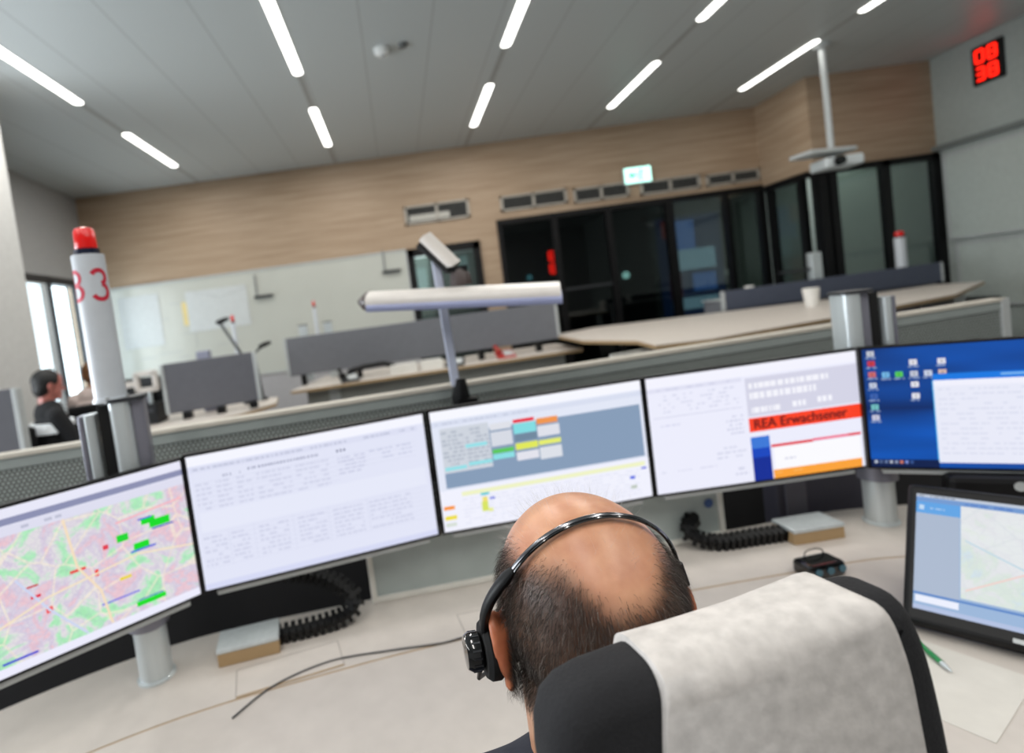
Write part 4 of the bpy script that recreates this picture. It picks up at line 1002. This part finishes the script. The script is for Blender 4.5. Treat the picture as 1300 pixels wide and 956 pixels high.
def head_shape(mb, m, M):
    """head in its own frame: origin at the centre of the skull, +y to the face, about 0.23 m tall"""
    ball(mb, (0, -.002, .006), (.078, .097, .092), m, M, 40, 28)          # cranium
    ball(mb, (0, -.030, -.008), (.072, .066, .075), m, M, 32, 20)         # occiput
    ball(mb, (0, .045, .018), (.064, .050, .066), m, M, 28, 18)           # forehead
    ball(mb, (0, .035, -.055), (.060, .055, .060), m, M, 28, 18)          # cheeks
    ball(mb, (0, .050, -.092), (.044, .042, .036), m, M, 24, 16)          # jaw
    ball(mb, (0, .082, -.108), (.020, .014, .015), m, M)                  # chin
    for sx in (-1, 1):
        ball(mb, (sx*.040, .066, -.048), (.020, .020, .018), m, M)         # cheekbones
        ball(mb, (sx*.032, .083, .002), (.024, .010, .008), m, M)          # brow
        ball(mb, (sx*.031, .077, -.016), (.0125, .0125, .0110), m, M)      # eyelids
        ball(mb, (sx*.012, .098, -.046), (.008, .010, .007), m, M)         # nostril wings
    a = M @ Vector((0, .088, -.010)); b = M @ Vector((0, .111, -.044)); limb(mb, a, b, .0075, .011, m)
    ball(mb, (0, .093, -.070), (.022, .009, .005), m, M); ball(mb, (0, .092, -.079), (.018, .009, .006), m, M)  # lips
def ear_shape(mb, m, M, sx):
    E = M @ Matrix.Translation((sx*.076, -.004, -.028)) @ Matrix.Rotation(sx*.42, 4, 'Z') @ Matrix.Rotation(-.10, 4, 'X')
    # helix ring, lobe and bowl
    pts = []
    for k in range(11):
        a = PI*(-.35+1.55*k/10)
        pts.append(E @ Vector((sx*(.010+.004*math.sin(a)), -.004-.014*math.cos(a-.2)*1.0, .004+.026*math.sin(a))))
    pts.append(E @ Vector((sx*.004, .008, -.022)))
    mb.tube(pts, [.0045]*11+[.004], m, 10)
    ball(mb, (sx*.004, -.006, .0), (.005, .014, .025), m, E, 16, 12)
    ball(mb, (sx*.005, .000, -.027), (.0055, .009, .010), m, E, 14, 10)
def mesh_strands(name, parent, pts_fn, n, m, colfn):
    vs = []; fs = []; cols = []
    for i in range(n):
        r = pts_fn()
        if r is None: continue
        P, rad = r; c = colfn(); o = len(vs); K = len(P)
        t0 = (P[1]-P[0]).normalized(); a = t0.orthogonal().normalized(); b = t0.cross(a)
        for k, p in enumerate(P):
            rr = rad*(1-.75*k/(K-1))
            for j in range(3):
                th = 2*PI*j/3; vs.append(p+(a*math.cos(th)+b*math.sin(th))*rr); cols.append(c)
        for k in range(K-1):
            for j in range(3): fs.append((o+k*3+j, o+k*3+(j+1) % 3, o+(k+1)*3+(j+1) % 3, o+(k+1)*3+j))
    me = bpy.data.meshes.new(name); me.from_pydata([tuple(v) for v in vs], [], fs); me.materials.append(m)
    at = me.color_attributes.new('tone', 'FLOAT_COLOR', 'POINT')
    at.data.foreach_set('color', [x for c in cols for x in (*c, 1)])
    me.polygons.foreach_set('use_smooth', [True]*len(me.polygons))
    o = bpy.data.objects.new(name, me); C.objects.link(o); o.parent = parent
    return o
def hair_material(name):
    m = bpy.data.materials.new(name); m.use_nodes = True; nt = m.node_tree; b = nt.nodes['Principled BSDF']
    at = nt.nodes.new('ShaderNodeAttribute'); at.attribute_name = 'tone'; nt.links.new(at.outputs['Color'], b.inputs['Base Color'])
    b.inputs['Roughness'].default_value = .42; b.inputs['Specular IOR Level'].default_value = .4
    n = nt.nodes.new('ShaderNodeTexNoise'); n.inputs['Scale'].default_value = 300
    return m

# --- the seated man
S = Vector((.137, .492, 1.2125))                       # centre of the skull
HM = Matrix.Translation(S) @ Matrix.Rotation(.10, 4, 'Z') @ Matrix.Rotation(-.16, 4, 'X') @ Matrix.Rotation(.03, 4, 'Y')
M_skin = skin_material('skin', (214, 163, 128), (200, 139, 106))
man = thing('person', 'seated balding man with short dark hair wearing a headset, seen from behind', 'person', (.2, .5, 0))
OM = Matrix.Translation(-Vector(man.location))
HMl = OM @ HM
def P(x, y, z): return Vector((x, y, z))-Vector(man.location)
hb = MB(); sk = M_skin
head_shape(hb, sk, HMl); ear_shape(hb, sk, HMl, -1); ear_shape(hb, sk, HMl, 1)
neck0 = HMl @ Vector((0, -.030, -.06)); neck1 = P(.16, .485, 1.03)
limb(hb, neck0, neck1, .062, .064, sk); limb(hb, HMl @ Vector((-.012, .0, -.07)), P(.13, .50, 1.06), .058, .06, sk); limb(hb, HMl @ Vector((0, -.01, -.07)), P(.165, .50, 1.03), .050, .06, sk)
# torso and limbs (under the clothes)
def torso(mb, m, e):
    for z, w_, d_, y in ((1.00, .15, .075, .49), (.93, .185, .10, .49), (.84, .175, .115, .495), (.74, .165, .115, .50), (.64, .165, .12, .50), (.55, .175, .125, .50)):
        c = P(.165, y, z); ball(mb, c, (w_+e, d_+e, .085+e), m, None, 28, 14)
    for sx in (-1, 1):
        sh = P(.165+sx*.175, .495, .985); el = P(.165+sx*.27, .50, .74); wr = P(.165+sx*.285, .72, .715)
        limb(mb, sh, el, .052+e, .040+e, m); limb(mb, el, el+(wr-el)*(.86 if e else 1), .040+e, .028+e, m)
        limb(mb, P(.165, .49, 1.03), sh, .055+e*.5, .055+e, m)
def legs(mb, m, e):
    for sx in (-1, 1):
        hp = P(.165+sx*.09, .50, .52); kn = P(.165+sx*.14, .93, .54); an_ = P(.165+sx*.15, .88, .10)
        limb(mb, hp, kn, .085+e, .060+e, m); limb(mb, kn, an_, .058+e, .042+e, m)
    ball(mb, P(.165, .50, .54), (.17+e, .13+e, .10+e), m, None, 28, 14)
torso(hb, sk, 0); legs(hb, sk, 0)
for sx in (-1, 1):
    hand(hb, P(.165+sx*.285, .72, .715), (-sx*.15, 1, -.25), (0, .25, 1), sk, -sx, 1.0, .30)
    ft = P(.165+sx*.15, .90, .05); limb(hb, ft, ft+Vector((0, .15, -.02)), .036, .028, sk)
body = fuse('body', hb, man, .0034, sk, 3)
inv = HMl.inverted()
def sm(a, b, x):
    t = max(0, min(1, (x-a)/(b-a))); return t*t*(3-2*t)
def hair_mask(l):
    """0 bald .. 1 full hair, in the head's own frame"""
    if l.z < -.12: return 0
    az = math.degrees(math.atan2(abs(l.x), -l.y))                      # 0 at the back, 90 at the side
    el = math.degrees(math.atan2(l.z-.0, math.hypot(l.x, l.y)))
    # upper limit of the hair, lower in the middle of the back
    lim = 19+20*sm(4, 36, az) + 7*sm(55, 85, az)
    k = 1-sm(lim-16, lim+5, el)
    if az > 108: k *= 1-sm(108, 118, az)                               # temples / forehead are free
    low = -46 - 10*math.cos(math.radians(az))
    k *= sm(low-8, low+4, el)
    return k
me = body.data
at = me.color_attributes.new('tone', 'FLOAT_COLOR', 'POINT')
buf = []
for v in me.vertices:
    l = inv @ v.co
    c = Vector((1, 1, 1))
    if l.length < .17:
        k = hair_mask(l)
        n_ = noise.noise(v.co*60)*.12
        k = max(0, min(1, k+n_*(1 if .05 < k < .95 else 0)))
        c = c.lerp(Vector((.07, .062, .07)), k*.86)
        if abs(l.x) > .080 and -.08 < l.z < .03: c = Vector((.86, .56, .46))     # reddish ears
        elif l.z > .02: c = Vector((c.x, c.y*(.97+.05*noise.noise(v.co*25)), c.z))
        # redder lips
        if l.y > .09 and -.086 < l.z < -.062 and abs(l.x) < .022: c = Vector((.8, .5, .48))
    buf += [c.x, c.y, c.z, 1]
at.data.foreach_set('color', buf)
# eyes
for sx in (-1, 1):
    q = MB(); ball(q, (sx*.031, .0795, -.016), (.0105, .0105, .0105), mat('eye_white', (235, 232, 226), .2), HMl)
    ball(q, (sx*.031, .0862, -.016), (.0045, .0045, .0045), mat('iris', (60, 70, 60), .2), HMl); q.build('eye', man, True)
# hair strands rooted on the scalp
rr = random.Random(11)
polys = [p for p in me.polygons if (inv @ p.center).length < .135 and (inv @ p.center).z > -.12 and abs((inv @ p.center).x) < .084]
wts = []
for p in polys: wts.append(p.area)
import itertools
cum = list(itertools.accumulate(wts))
from bisect import bisect
R3 = HMl.to_3x3(); R3i = R3.inverted()
def root():
    i = bisect(cum, rr.random()*cum[-1]); p = polys[min(i, len(polys)-1)]
    vs = [me.vertices[k].co for k in p.vertices]; a, b = rr.random(), rr.random()
    c = vs[0].lerp(vs[1], a).lerp(vs[-1].lerp(vs[2 % len(vs)], a), b)
    return c, p.normal.copy()
def short_hair():
    c, n = root(); l = inv @ c
    k = hair_mask(l)
    if rr.random() > k*1.02: return None
    az = math.atan2(l.x, -l.y)
    # hair lies down, back and towards the neck
    down = R3 @ Vector((-.15*l.x/.08, -.45 if l.y > -.05 else .0, -1)); down = (down-n*down.dot(n)).normalized()
    jit = Vector((rr.gauss(0, .25), rr.gauss(0, .25), rr.gauss(0, .25)))
    d0 = (n*.75+down*.75+jit).normalized(); ln = rr.uniform(.006, .013)*(.55+.45*k)
    p1 = c+d0*ln*.5; d1 = (d0*.5+down*.8).normalized(); p2 = p1+d1*ln*.55
    return [c-n*.0008, p1, p2], rr.uniform(.00010, .00017)
def colfn():
    t = rr.random()
    if t < .64: base = (.030, .021, .017)
    elif t < .88: base = (.075, .055, .042)
    elif t < .97: base = (.20, .17, .15)
    else: base = (.46, .42, .38)
    k = rr.uniform(.75, 1.3); return tuple(b*k for b in base)
M_hair = hair_material('short_hair')
mesh_strands('hair', man, short_hair, 56000, M_hair, colfn)
def fuzz():
    c, n = root(); l = inv @ c
    if l.z < .035 or hair_mask(l) > .6: return None
    if l.y < -.02 and rr.random() < .7: return None
    back = R3 @ Vector((.2*rr.gauss(0, 1), .3, .25)); d0 = (n+back*.7+Vector((rr.gauss(0, .25), rr.gauss(0, .25), rr.gauss(0, .2)))).normalized(); ln = rr.uniform(.006, .018)
    p1 = c+d0*ln*.5; d1 = (d0+Vector((rr.gauss(0, .2), rr.gauss(0, .2), .1))).normalized()
    return [c-n*.0005, p1, p1+d1*ln*.5], .000055
mesh_strands('fine_hair', man, fuzz, 2600, M_hair, lambda: tuple([rr.uniform(.35, .7)]*3))
# clothes
M_shirt = mat('navy_shirt', (36, 40, 52), .85, nscale=200, bump=.3); M_trou = mat('dark_trousers', (28, 29, 33), .85)
sb = MB(); torso(sb, M_shirt, .011); limb(sb, P(.16, .487, 1.02), P(.162, .487, 1.065), .072, .069, M_shirt); fuse('shirt', sb, man, .007, M_shirt, 30)
sb = MB(); legs(sb, M_trou, .012); fuse('trousers', sb, man, .008, M_trou, 4)
for sx in (-1, 1):
    sb = MB(); ft = P(.165+sx*.15, .87, .055)
    limb(sb, ft, ft+Vector((0, .19, -.012)), .046, .036, M_black); ball(sb, ft+Vector((0, 0, .02)), (.046, .055, .05), M_black); fuse('shoe', sb, man, .007, M_black, 4)

# --- the headset
hs = thing('headset', 'thin black and chrome headset band over the bald head with round left earpiece', 'headset', tuple(S))
HSl = Matrix.Translation(-S) @ HM
def bandpt(a, rx=.088, rz=.106, cz=-.004):
    v = Vector((rx*math.cos(a), 0, cz+rz*math.sin(a))); v = Matrix.Rotation(.53, 4, 'X') @ v
    return HSl @ (v+Vector((0, -.004, 0)))
M_chrome = mat('dark_chrome', (120, 120, 124), .18, .95)
for off_ in (0,):
    pts = [bandpt(math.radians(d)) for d in range(20, 158, 4)]
    MB().tube(pts, .0019, M_chrome, 10, flat=1.15, up=(0, 1, 0)).build('band', hs, True)
    pts2 = [bandpt(math.radians(d), .0866, .1046) + (HSl.to_3x3() @ Vector((0, -.0036, 0))) for d in range(20, 158, 4)]
    MB().tube(pts2, .0013, M_gloss, 8).build('band_wire', hs, True)
# left slider, thicker and black, bowing outwards
pl_ = [bandpt(math.radians(d), .088+.010*math.sin(PI*(d-148)/62), .106) for d in range(146, 196, 5)]
end = HSl @ Vector((-.094, .004, -.026)); pl_ += [end]
MB().tube(pl_, [.0030]+[.0048]*(len(pl_)-2)+[.0050], M_black, 12, flat=1.4, up=(0, 1, 0)).build('slider', hs, True)
cs = HSl @ Matrix.Translation((-.093, .010, -.032)) @ Matrix.Rotation(-PI/2, 4, 'Y')
EC = MB().lathe([(0, -.010), (.022, -.010), (.026, -.004), (.026, .004), (.023, .008), (0, .008)], mat('ear_foam', (14, 14, 15), .9), M=cs, seg=28).build('ear_cushion', hs, True)
MB().lathe([(.0, .008), (.014, .008), (.0165, .011), (.0165, .020), (.014, .024), (.0, .025)], M_gloss, M=cs, seg=28).build('speaker_housing', EC, True)
q = MB()
for k in range(16):
    a = 2*PI*k/16; q.box((.0166*math.cos(a), .0166*math.sin(a), .0155), (.0008, .0016, .008), M_chrome, cs, rz=a)
q.build('dial_ridges', EC)
MB().tube([HSl @ Vector(p) for p in ((-.100, .02, -.041), (-.098, .07, -.085), (-.075, .115, -.10), (-.04, .13, -.10))], [.003, .0022, .002, .004], M_black, 8).build('microphone_boom', hs, True)
e = bandpt(math.radians(20)); MB().tube([e, e+(HSl.to_3x3() @ Vector((.001, 0, -.018)))], [.004, .006], M_black, 10, flat=1.6, up=(0, 1, 0)).build('side_pad', hs, True)

# --- the chair with its paper covered headrest
ch = thing('office_chair', 'black high backed chair behind the man with a wide padded headrest', 'chair', (.20, .40, 0), .15)
def outl(inset=0, u0=None):
    pts = [(-.158, -.29), (-.158, -.045), (-.156, -.028), (-.149, -.012), (-.137, -.003), (-.12, .0015), (-.09, .0040), (.0, .008), (.06, .0105), (.09, .010), (.101, .003), (.108, -.012), (.113, -.034), (.116, -.060), (.118, -.090), (.119, -.13), (.119, -.20), (.118, -.29)]
    return pts[:8]+arc(pts[8:], 3)
Mh = Matrix.Translation((0, -.045, 1.259)) @ Matrix.Rotation(-.02, 4, 'Y') @ Matrix.Rotation(-.05, 4, 'X')
M_fab = mat('black_chair_fabric', (30, 30, 33), .95, nscale=400, bump=.4, noise_amt=.12)
cp = outl()
MB().pillow(cp, .055, .020, M_fab, Mh, 6).build('headrest', ch, True, angle=1.2)
back = [(-.24, -.28), (-.25, 0), (-.24, .25), (-.19, .37), (-.1, .40), (.1, .40), (.19, .37), (.24, .25), (.25, 0), (.24, -.28), (.15, -.36), (-.15, -.36)]
MB().pillow(back, .08, .03, M_fab, Matrix.Translation((0, -.04, .53)) @ Matrix.Rotation(-.04, 4, 'X'), 5).build('backrest', ch, True, angle=1.2)
seat = [(-.25, -.22), (-.22, -.26), (.22, -.26), (.25, -.22), (.25, .22), (.2, .26), (-.2, .26), (-.25, .22)]
MB().pillow(seat, .09, .035, M_fab, Matrix.Translation((-.02, .17, .40)) @ Matrix.Rotation(PI/2, 4, 'X'), 5).build('seat', ch, True, angle=1.2)
for sx in (-1, 1):
    MB().tube([(sx*.26, .05, .36), (sx*.31, .05, .38), (sx*.32, .06, .62)], .016, M_black, 10).box((sx*.32, .10, .635), (.08, .24, .03), M_black).build('armrest', ch, True)
MB().box((0, -.05, .95), (.09, .03, .16), M_black).build('headrest_support', ch, bevel=.005)
MB().cyl((-.02, .15, .06), (-.02, .15, .36), .03, M_alu2).build('gas_column', ch, True)
q = MB()
for k in range(5):
    a = 2*PI*k/5+.3; q.tube([(-.02, .15, .10), (-.02+.30*math.cos(a), .15+.30*math.sin(a), .07)], [.03, .018], M_black, 8)
CB = q.build('base', ch, True)
for k in range(5):
    a = 2*PI*k/5+.3; MB().cyl((-.02+.30*math.cos(a)-.02, .15+.30*math.sin(a), .03), (-.02+.30*math.cos(a)+.02, .15+.30*math.sin(a), .03), .03, M_black).build('caster', CB, True)
cl = thing('headrest_cover', 'pale grey paper cover draped over the top of the chair headrest', 'cover', (.20, .40, 0), .15)
M_cloth = mat('nonwoven_paper', (206, 201, 197), .95, noise_amt=.13, nscale=85, bump=.4)
ct = [(-.125, -.27), (-.102, -.11), (-.088, -.02), (-.083, .0078), (-.05, .0088), (.0, .0112), (.05, .0134), (.070, .0125), (.079, .003), (.084, -.016), (.087, -.038), (.088, -.062), (.089, -.092), (.090, -.135), (.090, -.20), (.090, -.27)]; ct = ct[:6]+arc(ct[6:], 3)
def cover_r(p):
    if p.x > .02: return .023-.018*min(1, (p.x-.02)/.08)
    return .003 if (p.y < -.06 or p.x < -.07 and p.y < 0) else (.003+.020*max(0, min(1, (p.y+.06)/.06)))
MB().pillow(ct, .065, cover_r, M_cloth, Mh, 6, lambda p, n: Vector((0, n.y)) if (p.x < -.07 and p.y > 0) else (Vector((0, 0)) if (p.x < -.07 or p.y < -.25) else n)).build('cover_sheet', cl, True, angle=1.2)

# --- two colleagues by the left window
def colleague(loc, rz, lab, jacket, hair, skin, stripe=False):
    t = thing('person', lab, 'person', loc, rz); t.scale = (1.08,)*3
    q = MB(); M = Matrix.Translation((0, 0, 1.22)) @ Matrix.Rotation(-.15, 4, 'X')
    ms = skin_material('skin_far', skin, tuple(int(v*.9) for v in skin))
    head_shape(q, ms, M); ear_shape(q, ms, M, 1); ear_shape(q, ms, M, -1)
    limb(q, (0, -.02, 1.16), (0, -.03, 1.03), .052, .058, ms)
    def tor(mb, m, e):
        for z, w_, d_ in ((1.0, .15, .08), (.9, .18, .10), (.78, .165, .11), (.66, .165, .12), (.55, .18, .13)): ball(mb, (0, -.02, z), (w_+e, d_+e, .09+e), m)
        for sx in (-1, 1):
            limb(mb, (sx*.17, -.02, .98), (sx*.23, .08, .74), .052+e, .04+e, m); limb(mb, (sx*.23, .08, .74), (sx*.15, .28, .78), .04+e, .028+e, m)
    def lg(mb, m, e):
        for sx in (-1, 1):
            limb(mb, (sx*.09, 0, .5), (sx*.12, .42, .52), .085+e, .06+e, m); limb(mb, (sx*.12, .42, .52), (sx*.12, .38, .06), .058+e, .042+e, m)
    tor(q, ms, 0); lg(q, ms, 0)
    for sx in (-1, 1): hand(q, (sx*.15, .28, .78), (-sx*.2, 1, 0), (0, 0, 1), ms, -sx)
    b_ = fuse('body', q, t, .006, ms, 3)
    a_ = b_.data.color_attributes.new('tone', 'FLOAT_COLOR', 'POINT'); a_.data.foreach_set('color', [1.0]*(4*len(b_.data.vertices)))
    q = MB(); tor(q, jacket, .014); fuse('jacket', q, t, .01, jacket, 4)
    q = MB(); lg(q, M_trou, .012); fuse('trousers', q, t, .01, M_trou, 4)
    q = MB(); ball(q, (0, -.012, .018), (.086, .10, .094), hair, M); ball(q, (0, -.04, -.03), (.078, .062, .08), hair, M); o = fuse('hair', q, t, .006, hair, 2)
    # open the face
    for sx in (-1, 1):
        q = MB(); ball(q, (sx*.031, .081, -.016), (.010, .010, .010), M_black, M, 10, 6); q.build('eye', t, True)
        q = MB(); limb(q, (sx*.12, .38, .055), (sx*.12, .54, .04), .045, .035, M_black); fuse('shoe', q, t, .01, M_black, 2)
    if stripe:
        q = MB(); q.lathe([(.202, .86), (.206, .865), (.206, .93), (.202, .935)], mat('reflective_band', (240, 244, 246), .4, emit=.25), c=(0, -.02, 0), M=Matrix.Diagonal((1, .68, 1, 1))); q.build('reflective_band', t, True)  # reflected light put into the band as a faint glow
    st = thing('office_chair', 'black office chair under the %s' % ('person in the dark jacket' if stripe else 'person in the pale top'), 'chair', loc, rz)
    st.scale = (1.05,)*3
    MB().box((0, .05, .40), (.46, .46, .07), M_black).build('seat', st, bevel=.02)
    MB().box((0, -.20, .72), (.44, .06, .5), M_black).build('backrest', st, bevel=.02)
    MB().cyl((0, .05, .05), (0, .05, .37), .03, M_black).build('gas_column', st)
    q = MB()
    for k in range(5): a = 2*PI*k/5; q.tube([(0, .05, .08), (.28*math.cos(a), .05+.28*math.sin(a), .04)], [.03, .02], M_black, 8)
    q.build('base', st, True)
    return t
colleague((-2.90, 4.42, 0), -.75, 'person in a dark jacket with a white band sitting by the left window', mat('dark_jacket', (14, 15, 18), .9), mat('black_hair', (10, 9, 9), .6), (200, 124, 112), True)
colleague((-3.22, 5.62, 0), .4, 'person with brown hair and a pale pink top half hidden by the lettered column', mat('pale_pink_top', (205, 188, 182), .9), mat('brown_hair', (110, 72, 40), .6), (205, 160, 130))

# ------------------------------------------------------------------ world and colour
wd = bpy.data.worlds.new('world'); SC.world = wd; wd.use_nodes = True
wd.node_tree.nodes['Background'].inputs[0].default_value = (.75, .82, .9, 1); wd.node_tree.nodes['Background'].inputs[1].default_value = .5
SC.view_settings.view_transform = 'Standard'; SC.view_settings.look = 'None'; SC.view_settings.exposure = 0; SC.view_settings.gamma = 1
SC.cycles.use_denoising = True; SC.cycles.max_bounces = 6; SC.cycles.diffuse_bounces = 3; SC.cycles.glossy_bounces = 3; SC.cycles.transparent_max_bounces = 8
SC.cycles.sample_clamp_indirect = 4; SC.cycles.caustics_reflective = False; SC.cycles.caustics_refractive = False
